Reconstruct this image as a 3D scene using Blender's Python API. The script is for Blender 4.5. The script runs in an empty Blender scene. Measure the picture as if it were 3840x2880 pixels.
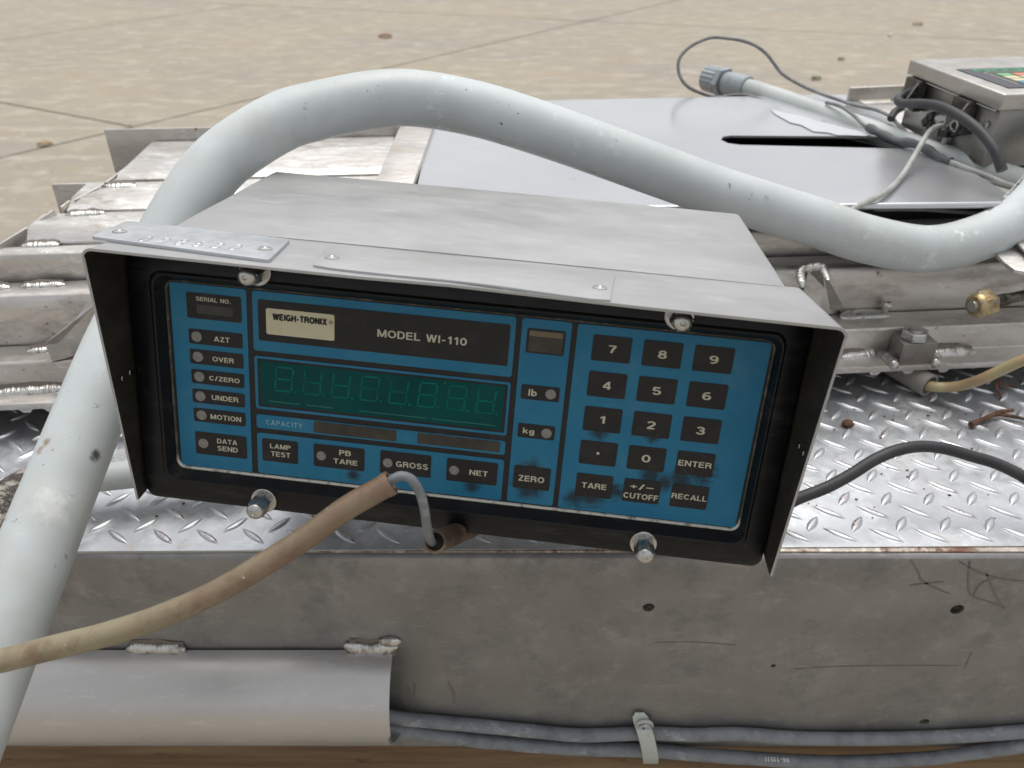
import bpy, bmesh, math, random
from mathutils import Vector, Matrix, noise as mnoise
R_ = math.radians
random.seed(7)
SC = bpy.context.scene
COL = SC.collection

# ------------------------------------------------------------------ camera, sky, sun, exposure
H = 1.03                      # lens height above the concrete
PITCH = R_(33.6)
FPX = 2890.0                  # focal length in photograph pixels (3840 wide)
cam_d = bpy.data.cameras.new('camera'); cam = bpy.data.objects.new('camera', cam_d); COL.objects.link(cam)
cam_d.sensor_width = 36.0; cam_d.lens = FPX / 3840 * 36.0
cam_d.clip_start = 0.02; cam_d.clip_end = 500
cam.location = (0, 0, H); cam.rotation_euler = (math.pi / 2 - PITCH, 0, 0)
cam_d.dof.use_dof = True; cam_d.dof.focus_distance = 0.50; cam_d.dof.aperture_fstop = 11.0
SC.camera = cam

SUN_EL, SUN_AZ = R_(70), R_(10)     # ahead of the photographer, veiled by cloud
w = bpy.data.worlds.new('World'); SC.world = w; w.use_nodes = True
nt = w.node_tree; nt.nodes.clear()
wo = nt.nodes.new('ShaderNodeOutputWorld'); bg = nt.nodes.new('ShaderNodeBackground')
sky = nt.nodes.new('ShaderNodeTexSky'); sky.sky_type = 'NISHITA'; sky.sun_disc = False
sky.sun_elevation = SUN_EL; sky.sun_rotation = SUN_AZ; sky.air_density = 1.0; sky.dust_density = 6.0; sky.ozone_density = 1.0
hs = nt.nodes.new('ShaderNodeHueSaturation'); hs.inputs['Saturation'].default_value = 0.22
nt.links.new(sky.outputs[0], hs.inputs['Color']); cloud = nt.nodes.new('ShaderNodeMix'); cloud.data_type = 'RGBA'      # even veil of cloud over the clear sky
cloud.inputs[0].default_value = 0.4; cloud.inputs[7].default_value = (5.6, 5.75, 6.0, 1)
nt.links.new(hs.outputs[0], cloud.inputs[6]); nt.links.new(cloud.outputs[2], bg.inputs[0]); nt.links.new(bg.outputs[0], wo.inputs[0])
bg.inputs[1].default_value = 0.13
sd = bpy.data.lights.new('sun', 'SUN'); sun = bpy.data.objects.new('sun', sd); COL.objects.link(sun)
sd.energy = 1.4; sd.angle = R_(50); sd.color = (1.0, 0.97, 0.92)
sdir = Vector((math.sin(SUN_AZ) * math.cos(SUN_EL), math.cos(SUN_AZ) * math.cos(SUN_EL), math.sin(SUN_EL)))
sun.rotation_euler = sdir.to_track_quat('Z', 'Y').to_euler(); sun.location = sdir * 6
SC.view_settings.view_transform = 'Standard'; SC.view_settings.look = 'None'
SC.view_settings.exposure = 0.26; SC.view_settings.gamma = 1.0
SC.view_settings.use_curve_mapping = False

# ------------------------------------------------------------------ measuring helpers
ct, st = math.cos(PITCH), math.sin(PITCH)
def ray(px, py):
    dx, dy = (px - 1920) / FPX, (py - 1440) / FPX
    return Vector((dx, ct - dy * st, -st - dy * ct))
CAM = Vector((0, 0, H))
def at(px, py, z):                       # point on the horizontal plane z (relative to the lens)
    d = ray(px, py); return CAM + d * (z / d.z)
def ad(px, py, depth): return CAM + ray(px, py) * depth
def ay(px, py, Y):                       # on the vertical plane y = Y
    d = ray(px, py); return CAM + d * (Y / d.y)

# ------------------------------------------------------------------ object helpers
def tag(o, label=None, cat=None, group=None, kind=None):
    if label: o['label'] = label
    if cat: o['category'] = cat
    if group: o['group'] = group
    if kind: o['kind'] = kind
    return o
def thing(name, label, cat, loc=(0, 0, 0), group=None, mat=None):
    o = bpy.data.objects.new(name, None); COL.objects.link(o)
    o.empty_display_size = 0.02
    if mat is not None: o.matrix_world = mat
    else: o.location = loc
    o['_l'] = 1 if mat is not None else 0
    return tag(o, label, cat, group)
def origin_of(p):
    v = Vector((0, 0, 0))
    while p is not None:
        v = v + p.location; p = p.parent
    return v

class B:
    """collects shapes, builds ONE mesh object"""
    def __init__(s): s.v = []; s.f = []
    def add(s, vs, fs):
        n = len(s.v); s.v += [Vector(x) for x in vs]; s.f += [[i + n for i in f] for f in fs]; return s
    def box(s, c, size, M=None):
        c = Vector(c); hx, hy, hz = [q / 2 for q in size]
        vs = []
        for z in (-hz, hz):
            for x, y in ((-hx, -hy), (hx, -hy), (hx, hy), (-hx, hy)):
                p = Vector((x, y, z)); p = (M @ p) if M else p; vs.append(c + p)
        return s.add(vs, [(3, 2, 1, 0), (4, 5, 6, 7), (0, 1, 5, 4), (1, 2, 6, 5), (2, 3, 7, 6), (3, 0, 4, 7)])
    def loft(s, rings, cap0=True, cap1=True, closed=True):
        n = len(rings[0]); vs = [p for r in rings for p in r]; fs = []
        for k in range(len(rings) - 1):
            for i in range(n if closed else n - 1):
                j = (i + 1) % n
                fs.append((k * n + i, k * n + j, (k + 1) * n + j, (k + 1) * n + i))
        if cap0: fs.append(tuple(reversed(range(n))))
        if cap1: fs.append(tuple(range((len(rings) - 1) * n, len(rings) * n)))
        return s.add(vs, fs)
    def lathe(s, p0, axis, prof, n=24, cap0=True, cap1=True, star=0.0, rot=0.0):
        """prof: (distance along axis, radius)"""
        a = Vector(axis).normalized(); u = a.orthogonal().normalized(); w_ = a.cross(u)
        rings = []
        for t, r in prof:
            ring = []
            for i in range(n):
                th = 2 * math.pi * i / n + rot
                rr = r * (1 - star * (i % 2)) if star else r
                ring.append(Vector(p0) + a * t + (u * math.cos(th) + w_ * math.sin(th)) * rr)
            rings.append(ring)
        return s.loft(rings, cap0, cap1)
    def tube(s, pts, r, n=16, cap=True, inner=None):
        pts = [Vector(p) for p in pts]
        rr = r if isinstance(r, (list, tuple)) else [r] * len(pts)
        t0 = (pts[1] - pts[0]).normalized(); u = t0.orthogonal().normalized(); rings = []
        fr = []
        for i, p in enumerate(pts):
            a = pts[max(0, i - 1)]; b = pts[min(len(pts) - 1, i + 1)]
            t = (b - a).normalized(); u = (u - t * u.dot(t)).normalized(); v = t.cross(u); fr.append((p, u.copy(), v))
        def ring(k, r_): 
            p, uu, vv = fr[k]; return [p + (uu * math.cos(2 * math.pi * i / n) + vv * math.sin(2 * math.pi * i / n)) * r_ for i in range(n)]
        rings = [ring(k, rr[k]) for k in range(len(pts))]
        if inner:
            ins = [ring(k, inner) for k in range(len(pts))]
            rings = list(rings) + list(reversed(ins))
            rings.append(rings[0]); return s.loft(rings, False, False)
        return s.loft(rings, cap, cap)
    def prism(s, poly, d):               # poly: list of points, d: extrusion vector
        d = Vector(d); a = [Vector(p) for p in poly]; b = [p + d for p in a]
        return s.loft([a, b])
    def blob(s, c, r, sc=(1, 1, 1), M=None, n=8, m=5, jit=0.0):
        rings = []; c = Vector(c)
        for k in range(1, m):
            ph = math.pi * k / m; ring = []
            for i in range(n):
                th = 2 * math.pi * i / n
                p = Vector((math.sin(ph) * math.cos(th) * sc[0], math.sin(ph) * math.sin(th) * sc[1], math.cos(ph) * sc[2])) * r
                p *= 1 + random.uniform(-jit, jit)
                ring.append(c + (M @ p if M else p))
            rings.append(ring)
        vs = [p for r_ in rings for p in r_]
        top = c + (M @ Vector((0, 0, r * sc[2])) if M else Vector((0, 0, r * sc[2])))
        bot = c + (M @ Vector((0, 0, -r * sc[2])) if M else Vector((0, 0, -r * sc[2])))
        fs = []
        for k in range(m - 2):
            for i in range(n):
                j = (i + 1) % n; fs.append((k * n + i, (k + 1) * n + i, (k + 1) * n + j, k * n + j))
        T = len(vs); vs += [top, bot]
        for i in range(n):
            j = (i + 1) % n; fs.append((T, i, j)); fs.append((T + 1, (m - 2) * n + j, (m - 2) * n + i))
        return s.add(vs, fs)
    def build(s, name, mat, parent=None, local=False, bevel=0.0, seg=2, smooth=40, off=None, label=None, rough=0.0):
        o0 = Vector((0, 0, 0))
        if parent is not None and not local: o0 = origin_of(parent)
        if off is not None: o0 = o0 + Vector(off)
        me = bpy.data.meshes.new(name)
        me.from_pydata([tuple(p - o0) for p in s.v], [], s.f)
        bm = bmesh.new(); bm.from_mesh(me)
        bmesh.ops.recalc_face_normals(bm, faces=bm.faces)
        if bevel > 0:
            es = [e for e in bm.edges if len(e.link_faces) == 2 and e.calc_face_angle(0) > R_(30)]
            bmesh.ops.bevel(bm, geom=es, offset=bevel, segments=seg, profile=0.6, affect='EDGES', clamp_overlap=True)
        bm.to_mesh(me); bm.free()
        return link(name, me, mat, parent, off, smooth, label)
def link(name, me, mat, parent=None, off=None, smooth=40, label=None):
    if smooth:
        me.polygons.foreach_set('use_smooth', [True] * len(me.polygons)); me.set_sharp_from_angle(angle=R_(smooth))
    me.materials.clear(); me.materials.append(mat)
    o = bpy.data.objects.new(name, me); COL.objects.link(o)
    if parent is not None: o.parent = parent
    if off is not None: o.location = off
    if label: o['label'] = label
    return o
def one(b, name, mat, label, cat, group=None, **k):          # a thing that is one mesh, origin at its lowest point
    base = Vector((sum(p.x for p in b.v) / len(b.v), sum(p.y for p in b.v) / len(b.v), min(p.z for p in b.v)))
    o = b.build(name, mat, None, off=base, **k)
    return tag(o, label, cat, group)

def smooth_path(pts, per=8):
    """Catmull-Rom through points (Vectors)"""
    P = [Vector(p) for p in pts]; out = []
    P = [P[0] * 2 - P[1]] + P + [P[-1] * 2 - P[-2]]
    for i in range(1, len(P) - 2):
        a, b, c, d = P[i - 1:i + 3]
        for k in range(per):
            t = k / per
            out.append(0.5 * ((2 * b) + (c - a) * t + (2 * a - 5 * b + 4 * c - d) * t * t + (3 * b - a - 3 * c + d) * t ** 3))
    out.append(P[-2]); return out

# ------------------------------------------------------------------ a small grotesque stroke alphabet (letters are built, not loaded)
def arc(cx, cy, rx, ry, a0, a1, n=12):
    return [(cx + rx * math.cos(R_(a0 + (a1 - a0) * i / n)), cy + ry * math.sin(R_(a0 + (a1 - a0) * i / n))) for i in range(n + 1)]
q_ = .085; T_, B_ = 1 - q_, q_
GL = {
 'A': (.76, [[(.07, 0), (.38, 1)], [(.69, 0), (.38, 1)], [(.19, .28), (.57, .28)]]),
 'B': (.70, [[(q_, 0), (q_, 1)], [(q_, T_)] + arc(.40, .735, .20, .18, 90, -90) + [(q_, .555)], [(q_, .555)] + arc(.42, .32, .20, .235, 90, -90) + [(q_, B_)]]),
 'C': (.74, [arc(.38, .5, .295, .415, 38, 322, 22)]),
 'D': (.72, [[(q_, 0), (q_, 1)], [(q_, T_)] + arc(.33, .5, .30, .415, 90, -90, 16) + [(q_, B_)]]),
 'E': (.64, [[(q_, 0), (q_, 1)], [(q_, T_), (.61, T_)], [(q_, .52), (.57, .52)], [(q_, B_), (.62, B_)]]),
 'F': (.60, [[(q_, 0), (q_, 1)], [(q_, T_), (.58, T_)], [(q_, .50), (.53, .50)]]),
 'G': (.78, [arc(.38, .5, .295, .415, 42, 318, 22), [(.40, .45), (.69, .45)], [(.66, .50), (.66, .05)]]),
 'H': (.72, [[(q_, 0), (q_, 1)], [(.63, 0), (.63, 1)], [(q_, .53), (.63, .53)]]),
 'I': (.24, [[(.12, 0), (.12, 1)]]),
 'K': (.72, [[(q_, 0), (q_, 1)], [(.63, 1.0), (.13, .40)], [(.30, .56), (.66, 0)]]),
 'L': (.58, [[(q_, 0), (q_, 1)], [(q_, B_), (.56, B_)]]),
 'M': (.86, [[(q_, 0), (q_, 1)], [(.77, 0), (.77, 1)], [(.11, .98), (.43, .06)], [(.75, .98), (.43, .06)]]),
 'N': (.72, [[(q_, 0), (q_, 1)], [(.63, 0), (.63, 1)], [(.10, .96), (.62, .04)]]),
 'O': (.80, [arc(.40, .5, .315, .415, 90, 450, 28)]),
 'P': (.66, [[(q_, 0), (q_, 1)], [(q_, T_)] + arc(.38, .70, .20, .215, 90, -90) + [(q_, .485)]]),
 'R': (.72, [[(q_, 0), (q_, 1)], [(q_, T_)] + arc(.40, .715, .20, .20, 90, -90) + [(q_, .515)], [(.38, .50), (.53, .42), (.60, .28), (.62, 0)]]),
 'S': (.68, [arc(.34, .725, .235, .19, 20, 180, 10) + arc(.34, .725, .235, .19, 180, 262, 5)[1:] + [(.42, .50)] + arc(.34, .285, .25, .20, 62, 0, 4) + arc(.34, .285, .25, .20, 0, -160, 10)[1:]]),
 'T': (.66, [[(.33, 0), (.33, 1)], [(.01, T_), (.65, T_)]]),
 'U': (.72, [[(q_, 1), (q_, .36)] + arc(.36, .36, .275, .275, 180, 360, 14)[1:] + [(.635, 1)]]),
 'V': (.72, [[(.07, 1), (.36, 0)], [(.65, 1), (.36, 0)]]),
 'W': (.98, [[(.07, 1), (.27, 0)], [(.49, 1), (.27, 0)], [(.49, 1), (.71, 0)], [(.91, 1), (.71, 0)]]),
 'X': (.72, [[(.08, 0), (.64, 1)], [(.08, 1), (.64, 0)]]),
 'Y': (.72, [[(.36, 0), (.36, .45)], [(.07, 1), (.36, .40)], [(.65, 1), (.36, .40)]]),
 'Z': (.66, [[(.04, T_), (.61, T_)], [(.57, .92), (.09, .08)], [(.03, B_), (.63, B_)]]),
 'l': (.24, [[(.12, 0), (.12, 1)]]),
 'b': (.62, [[(q_, 0), (q_, 1)], arc(.32, .35, .21, .265, 90, 450, 20)]),
 'k': (.60, [[(q_, 0), (q_, 1)], [(.50, .70), (.12, .28)], [(.26, .42), (.54, 0)]]),
 'g': (.62, [arc(.30, .36, .21, .265, 90, 450, 20), [(.53, .70), (.53, -.05)] + arc(.30, -.05, .23, .18, 0, -150, 8)[1:]]),
 '0': (.64, [arc(.32, .5, .235, .415, 90, 450, 26)]),
 '1': (.50, [[(.34, 0), (.34, 1)], [(.08, .74), (.22, .78), (.30, .94)]]),
 '2': (.62, [arc(.31, .70, .225, .215, 165, -25, 12) + [(.36, .40), (.12, .12)], [(.05, B_), (.57, B_)]]),
 '3': (.62, [arc(.31, .725, .21, .19, 160, -70, 12), arc(.31, .30, .235, .215, 75, -165, 14), [(.24, .53), (.36, .53)]]),
 '4': (.64, [[(.45, 0), (.45, 1)], [(.43, .96), (.06, .32)], [(.03, .27), (.61, .27)]]),
 '5': (.62, [[(.54, T_), (.15, T_)], [(.15, .98), (.10, .50)], arc(.31, .33, .225, .245, 140, -155, 14)]),
 '6': (.62, [arc(.31, .32, .21, .235, 90, 450, 20), arc(.36, .52, .27, .40, 195, 62, 10)]),
 '7': (.60, [[(.04, T_), (.56, T_)], [(.52, .88), (.33, .45), (.25, 0)]]),
 '8': (.62, [arc(.31, .735, .19, .18, 90, 450, 20), arc(.31, .30, .22, .215, 90, 450, 20)]),
 '9': (.62, [arc(.31, .68, .21, .235, 90, 450, 20), arc(.26, .48, .27, .40, 15, -118, 10)]),
 '.': (.26, [[(.13, 0), (.13, .17)]]),
 '-': (.40, [[(.05, .40), (.35, .40)]]),
 '–': (.72, [[(.06, .46), (.66, .46)]]),
 '+': (.68, [[(.06, .46), (.62, .46)], [(.34, .18), (.34, .74)]]),
 '/': (.44, [[(.06, -.02), (.38, 1.02)]]),
 '(': (.34, [arc(.40, .45, .28, .62, 130, 230, 8)]), ')': (.34, [arc(-.06, .45, .28, .62, 50, -50, 8)]),
 ' ': (.34, []),
}
def stroke_text(s, hw=.085, gap=.10):
    """returns (verts2d with layer, faces)"""
    V, F = [], []; x0 = 0.0; lay = 0
    for ch in s:
        wd, strokes = GL[ch]
        for sk in strokes:
            P = [Vector((x + x0, y)) for x, y in sk]; n = len(P); Lf, Rt = [], []
            closed = n > 3 and (P[0] - P[-1]).length < 1e-4
            for i in range(n):
                if closed and i in (0, n - 1): d0 = (P[-1] - P[-2]).normalized(); d1 = (P[1] - P[0]).normalized()
                else:
                    d0 = (P[i] - P[max(i - 1, 0)]); d1 = (P[min(i + 1, n - 1)] - P[i])
                    if d0.length < 1e-6: d0 = d1
                    if d1.length < 1e-6: d1 = d0
                    d0 = d0.normalized(); d1 = d1.normalized()
                m = (d0 + d1).normalized(); nn = Vector((-m.y, m.x)); k = min(1.8, 1 / max(.4, nn.dot(Vector((-d0.y, d0.x)))))
                Lf.append(P[i] + nn * hw * k); Rt.append(P[i] - nn * hw * k)
            b0 = len(V)
            for a, c in zip(Lf, Rt): V += [(a.x, a.y, lay), (c.x, c.y, lay)]
            for i in range(n - 1): F.append((b0 + 2 * i, b0 + 2 * i + 1, b0 + 2 * i + 3, b0 + 2 * i + 2))
            lay = (lay + 1) % 5
        x0 += wd + gap
    return V, F
def fit_text(s, name, mat, parent, to3, x0, y0, x1, y1, thick=.085, label=None, off=None, gap=.10):
    """letters filling the rectangle x0..x1, y0(top)..y1(bottom) of a surface; to3(x, y, layer) maps to the parent's space"""
    V, F = stroke_text(s, thick, gap); xs = [v[0] for v in V]; ax, bx = min(xs), max(xs); a_y = min(0, min(v[1] for v in V)) if s != 'R' else 0; b_y = max(1, max(v[1] for v in V)) if s != 'kg' else 1
    if s in ('+/–',): a_y, b_y = -.02, 1.02
    vs = [to3(x0 + (v[0] - ax) / (bx - ax) * (x1 - x0), y1 + (v[1] - a_y) / (b_y - a_y) * (y0 - y1), v[2]) for v in V]
    me = bpy.data.meshes.new(name); me.from_pydata([tuple(v) for v in vs], [], F)
    return link(name, me, mat, parent, off, 0, label)

# ------------------------------------------------------------------ materials
def lin(h):
    h = h.lstrip('#'); c = [int(h[i:i + 2], 16) / 255 for i in (0, 2, 4)]
    return tuple((x / 12.92 if x <= 0.04045 else ((x + 0.055) / 1.055) ** 2.4) for x in c) + (1,)
class Mt:
    def __init__(s, name, coord='Object'):
        s.m = bpy.data.materials.new(name); s.m.use_nodes = True; s.t = s.m.node_tree
        s.b = s.t.nodes['Principled BSDF']; s.tc = s.n('ShaderNodeTexCoord'); s.co = s.tc.outputs[coord]
        s.col = None; s.rg = None; s.mt = None; s.h = None
    def n(s, t, **k):
        x = s.t.nodes.new(t)
        for a, b in k.items(): setattr(x, a, b)
        return x
    def l(s, a, b): s.t.links.new(a, b)
    def noise(s, scale, stretch=(1, 1, 1), detail=6, rough=0.6, loc=(0, 0, 0), dist=0.0):
        mp = s.n('ShaderNodeMapping'); mp.inputs['Scale'].default_value = stretch; mp.inputs['Location'].default_value = loc
        s.l(s.co, mp.inputs[0]); nz = s.n('ShaderNodeTexNoise')
        nz.inputs['Scale'].default_value = scale; nz.inputs['Detail'].default_value = detail; nz.inputs['Roughness'].default_value = rough
        nz.inputs['Distortion'].default_value = dist
        s.l(mp.outputs[0], nz.inputs['Vector']); return nz.outputs['Fac']
    def ramp(s, f, a, b, va=0.0, vb=1.0):
        r = s.n('ShaderNodeMapRange'); r.inputs[1].default_value = a; r.inputs[2].default_value = b
        r.inputs[3].default_value = va; r.inputs[4].default_value = vb; s.l(f, r.inputs[0]); return r.outputs[0]
    def mul(s, a, b):
        r = s.n('ShaderNodeMath', operation='MULTIPLY'); s.l(a, r.inputs[0])
        if isinstance(b, (int, float)): r.inputs[1].default_value = b
        else: s.l(b, r.inputs[1])
        return r.outputs[0]
    def addm(s, a, b):
        r = s.n('ShaderNodeMath', operation='ADD'); s.l(a, r.inputs[0])
        if isinstance(b, (int, float)): r.inputs[1].default_value = b
        else: s.l(b, r.inputs[1])
        r.use_clamp = True; return r.outputs[0]
    def setc(s, c): s.col = c if not isinstance(c, str) else lin(c); return s
    def mixc(s, fac, c2):
        m = s.n('ShaderNodeMix', data_type='RGBA'); s.l(fac, m.inputs[0])
        if isinstance(s.col, tuple): m.inputs[6].default_value = s.col
        else: s.l(s.col, m.inputs[6])
        if isinstance(c2, str): c2 = lin(c2)
        if isinstance(c2, tuple): m.inputs[7].default_value = c2
        else: s.l(c2, m.inputs[7])
        s.col = m.outputs[2]; return s
    def mixv(s, cur, fac, v):
        m = s.n('ShaderNodeMix', data_type='FLOAT'); s.l(fac, m.inputs[0])
        if isinstance(cur, (int, float)): m.inputs[2].default_value = cur
        else: s.l(cur, m.inputs[2])
        m.inputs[3].default_value = v; return m.outputs[0]
    def bump(s, f, strength=0.2, dist=0.001):
        b = s.n('ShaderNodeBump'); b.inputs['Strength'].default_value = strength; b.inputs['Distance'].default_value = dist
        s.l(f, b.inputs['Height'])
        if s.h is not None: s.l(s.h, b.inputs['Normal'])
        s.h = b.outputs[0]; return s
    def blobmask(s, pts, soft=1.0):
        """union of soft discs (x,y,z,r) in object space"""
        cur = None
        for x, y, z, r in pts:
            d = s.n('ShaderNodeVectorMath', operation='DISTANCE'); s.l(s.co, d.inputs[0]); d.inputs[1].default_value = (x, y, z)
            f = s.ramp(d.outputs['Value'], r, r * (1 - soft), 0, 1)
            if cur is None: cur = f
            else:
                mx = s.n('ShaderNodeMath', operation='MAXIMUM'); s.l(cur, mx.inputs[0]); s.l(f, mx.inputs[1]); cur = mx.outputs[0]
        return cur
    def done(s, rough=0.5, metal=0.0, **k):
        def put(nm, v):
            i = s.b.inputs[nm]
            if isinstance(v, (int, float, tuple)): i.default_value = v
            else: s.l(v, i)
        put('Base Color', s.col); put('Roughness', s.rg if s.rg is not None else rough); put('Metallic', s.mt if s.mt is not None else metal)
        for a, b in k.items(): put(a.replace('_', ' '), b)
        if s.h is not None: s.l(s.h, s.b.inputs['Normal'])
        return s.m

def metal(name, base, dark, dirt=None, light=None, rough=0.4, sc=9, stretch=(1, 1, 1), metal_=1.0, dirtamt=(0.55, 0.75), lightamt=(0.6, 0.72), rust=None, bump=0.12, brush=None, speck=None):
    m = Mt(name); m.setc(base)
    n1 = m.noise(sc, stretch); m.mixc(m.ramp(n1, 0.35, 0.68), dark)
    n2 = m.noise(sc * 5, stretch, loc=(3, 1, 2), rough=0.7)
    m.rg = m.ramp(n2, 0.3, 0.7, rough - 0.08, rough + 0.14)
    m.mt = metal_
    if light: m.mixc(m.mul(m.ramp(m.noise(sc * 3.2, stretch, loc=(7, 2, 5), rough=0.75), *lightamt), 0.7), light)
    if dirt:
        f = m.ramp(m.noise(sc * 1.7, stretch, loc=(1, 8, 4), rough=0.75), *dirtamt)
        m.mixc(f, dirt); m.rg = m.mixv(m.rg, f, 0.7); m.mt = m.mixv(m.mt, f, 0.25)
    if speck:
        f = m.mul(m.ramp(m.noise(speck[0], loc=(6, 4, 2), rough=.55, detail=3), speck[1], speck[1] + .03), .85)
        m.mixc(f, speck[2]); m.mt = m.mixv(m.mt, f, 0.1)
        f = m.mul(m.ramp(m.noise(speck[0] * .55, (.35, 1.3, 1.3), loc=(2, 9, 2), rough=.8), .58, .66), .45); m.mixc(f, light or '#dddddd')
    if rust:
        f = m.mul(m.ramp(m.noise(sc * 4, loc=(5, 5, 9), rough=0.6), 0.66, 0.72), m.ramp(m.noise(sc * 0.9, loc=(2, 2, 2)), 0.5, 0.6))
        m.mixc(f, rust); m.rg = m.mixv(m.rg, f, 0.85); m.mt = m.mixv(m.mt, f, 0.0)
    m.bump(n2, bump, 0.0006)
    if brush: m.bump(m.noise(brush[0], brush[1], detail=3), brush[2], 0.0004)
    return m.done()

STAIN = metal('stainless_dull', '#b4b4b3', '#9c9b99', dirt='#8a857c', light='#d4d4d4', rough=0.42, sc=7, dirtamt=(0.62, 0.8), brush=(220, (0.15, 1, 1), 0.1))
HOOD = metal('hood_stainless', '#b5b5b5', '#a9a9a9', dirt='#98948d', light='#c6c7c7', rough=0.44, metal_=0.7, speck=(110, .755, '#85807a'), sc=5, stretch=(0.6, 1.4, 1), dirtamt=(0.66, 0.82), brush=(260, (0.08, 1, 1), 0.12), bump=0.08)
TAGM = metal('number_plate_aluminium', '#c6c9cb', '#babdbf', light='#d4d8dc', rough=0.45, sc=14, bump=0.08)
RAIL = metal('weathered_rail', '#d6d2cd', '#bcb6af', dirt='#958b7e', light='#efedea', speck=(120, .70, '#6b5240'), rough=0.36, sc=17, stretch=(0.6, 1.5, 1.5), metal_=0.92, dirtamt=(0.5, 0.78), rust='#8a4a30', bump=0.2)
STEP = metal('weathered_step', '#d9d6d2', '#bfbab4', dirt='#978e84', light='#f0efed', speck=(110, .71, '#7a4a38'), rough=0.40, sc=20, stretch=(0.5, 1.2, 1.2), metal_=0.85, dirtamt=(0.52, 0.72), lightamt=(0.5, 0.62), rust='#8d4c36', bump=0.25)
WEB = metal('stained_channel', '#9a9997', '#888786', dirt='#6b6967', light='#b2b1b0', speck=(140, .745, '#554c44'), rough=0.44, sc=10, metal_=0.72, dirtamt=(0.5, 0.78), lightamt=(0.52, 0.76), bump=0.15)
WEBLIP = metal('rusty_channel_lip', '#b3aaa0', '#938578', dirt='#775643', light='#ddd6cf', rough=0.5, sc=30, metal_=0.6, dirtamt=(0.52, 0.62), lightamt=(0.5, 0.6), bump=0.3)
COVER = metal('conduit_cover_steel', '#c8c6c3', '#bbb9b6', dirt='#8d8986', light='#d8d6d4', rough=0.38, metal_=.75, speck=(130, .76, '#77716a'), sc=6, stretch=(0.5, 1.3, 1.3), dirtamt=(0.6, 0.8), brush=(200, (0.1, 1, 1), 0.12), bump=0.06)
TREAD = metal('tread_aluminium', '#c3c6ca', '#b2b5b9', dirt='#a89c90', light='#dde0e4', speck=(150, .735, '#6d5a4c'), rough=0.36, sc=12, metal_=0.88, dirtamt=(0.56, 0.8), lightamt=(0.52, 0.7), bump=0.12)
m_ = Mt('tread_lug_aluminium'); m_.setc('#c9cbcd')
oi = m_.n('ShaderNodeObjectInfo')
m_.mixc(m_.mul(m_.ramp(m_.noise(160, loc=(2, 3, 1)), 0.55, 0.62), m_.ramp(oi.outputs['Random'], 0.72, 0.8)), '#8a4a34')
LUG = m_.bump(m_.noise(500), 0.1, 0.0004).done(rough=0.42, metal=0.85)
m_ = Mt('weld_metal'); m_.setc('#cfcdc8'); m_.mixc(m_.ramp(m_.noise(140), 0.5, 0.66), '#8f887e')
WELD = m_.bump(m_.noise(400), 0.4, 0.0012).done(rough=0.25, metal=0.92)
SHEET = None
m_ = Mt('cover_sheet_stainless'); m_.setc('#cccecf'); m_.mixc(m_.ramp(m_.noise(3.2, (1, 1, 1), detail=3), 0.4, 0.62), '#c0c1c4')
m_.mixc(m_.mul(m_.ramp(m_.noise(26, loc=(3, 3, 3), rough=.7), 0.64, 0.72), 0.5), '#9c958e')
m_.rg = m_.ramp(m_.noise(6, detail=4), 0.3, 0.7, 0.14, 0.26)
m_.bump(m_.noise(5, detail=1), 0.05, 0.004)
SHEET = m_.done(metal=0.6)
m_ = Mt('grey_pvc'); m_.setc('#c6cccd'); m_.mixc(m_.ramp(m_.noise(7, detail=5), 0.42, 0.7), '#b3b9b8')
m_.mixc(m_.mul(m_.ramp(m_.noise(60, (1, 1, 1), loc=(4, 1, 1), rough=.8), 0.58, 0.66), m_.ramp(m_.noise(5, loc=(0, 2, 6), detail=3), 0.50, 0.62)), '#dfe2e1')
m_.mixc(m_.mul(m_.ramp(m_.noise(95, (1.0, 1.0, 0.6), loc=(9, 1, 1), rough=.7), 0.63, 0.67), m_.ramp(m_.noise(9, loc=(6, 2, 6), detail=2), 0.52, 0.62)), '#6d6b66')
m_.rg = m_.ramp(m_.noise(12), .3, .7, .42, .6); m_.bump(m_.noise(150), 0.06, 0.0006)
a_pts = []
PVC_NODE = m_
PVC = None
m_ = Mt('grey_pvc_small'); m_.setc('#bdc2c0'); m_.mixc(m_.ramp(m_.noise(14), 0.45, 0.7), '#abb0ad'); PVC2 = m_.bump(m_.noise(150), .05, .0005).done(rough=.5)
m_ = Mt('dark_grey_cap'); m_.setc('#9aa2a6'); m_.mixc(m_.ramp(m_.noise(60), 0.5, 0.7), '#858c8f'); CAPM = m_.done(rough=.55)
m_ = Mt('amber_hose'); m_.setc('#8f8569'); m_.mixc(m_.ramp(m_.noise(10, (1, 1, 1)), .4, .7), '#7c7056')
m_.mixc(m_.mul(m_.ramp(m_.noise(42, loc=(2, 2, 2), rough=.75), .48, .64), .7), '#664c34')
m_.mixc(m_.mul(m_.ramp(m_.noise(8, loc=(9, 2, 2), rough=.6), .54, .66), .5), '#735045')
m_.mixc(m_.ramp(m_.noise(260, loc=(1, 6, 2)), .70, .73), '#cfc6b2')
HOSE = m_.bump(m_.noise(90, rough=.7), .3, .0010).done(rough=.45, Coat_Weight=0.5, Coat_Roughness=.3)
m_ = Mt('inner_hose_brown'); m_.setc('#3f3023'); m_.mixc(m_.ramp(m_.noise(60), .45, .6), '#6b5a47'); HOSED = m_.bump(m_.noise(120), .4, .001).done(rough=.6)
m_ = Mt('red_amber_hose'); m_.setc('#a89a72'); m_.mixc(m_.ramp(m_.noise(9, detail=2), .42, .6), '#9a5a48'); HOSER = m_.bump(m_.noise(120), .15, .001).done(rough=.5, Coat_Weight=.3, Coat_Roughness=.3)
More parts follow.
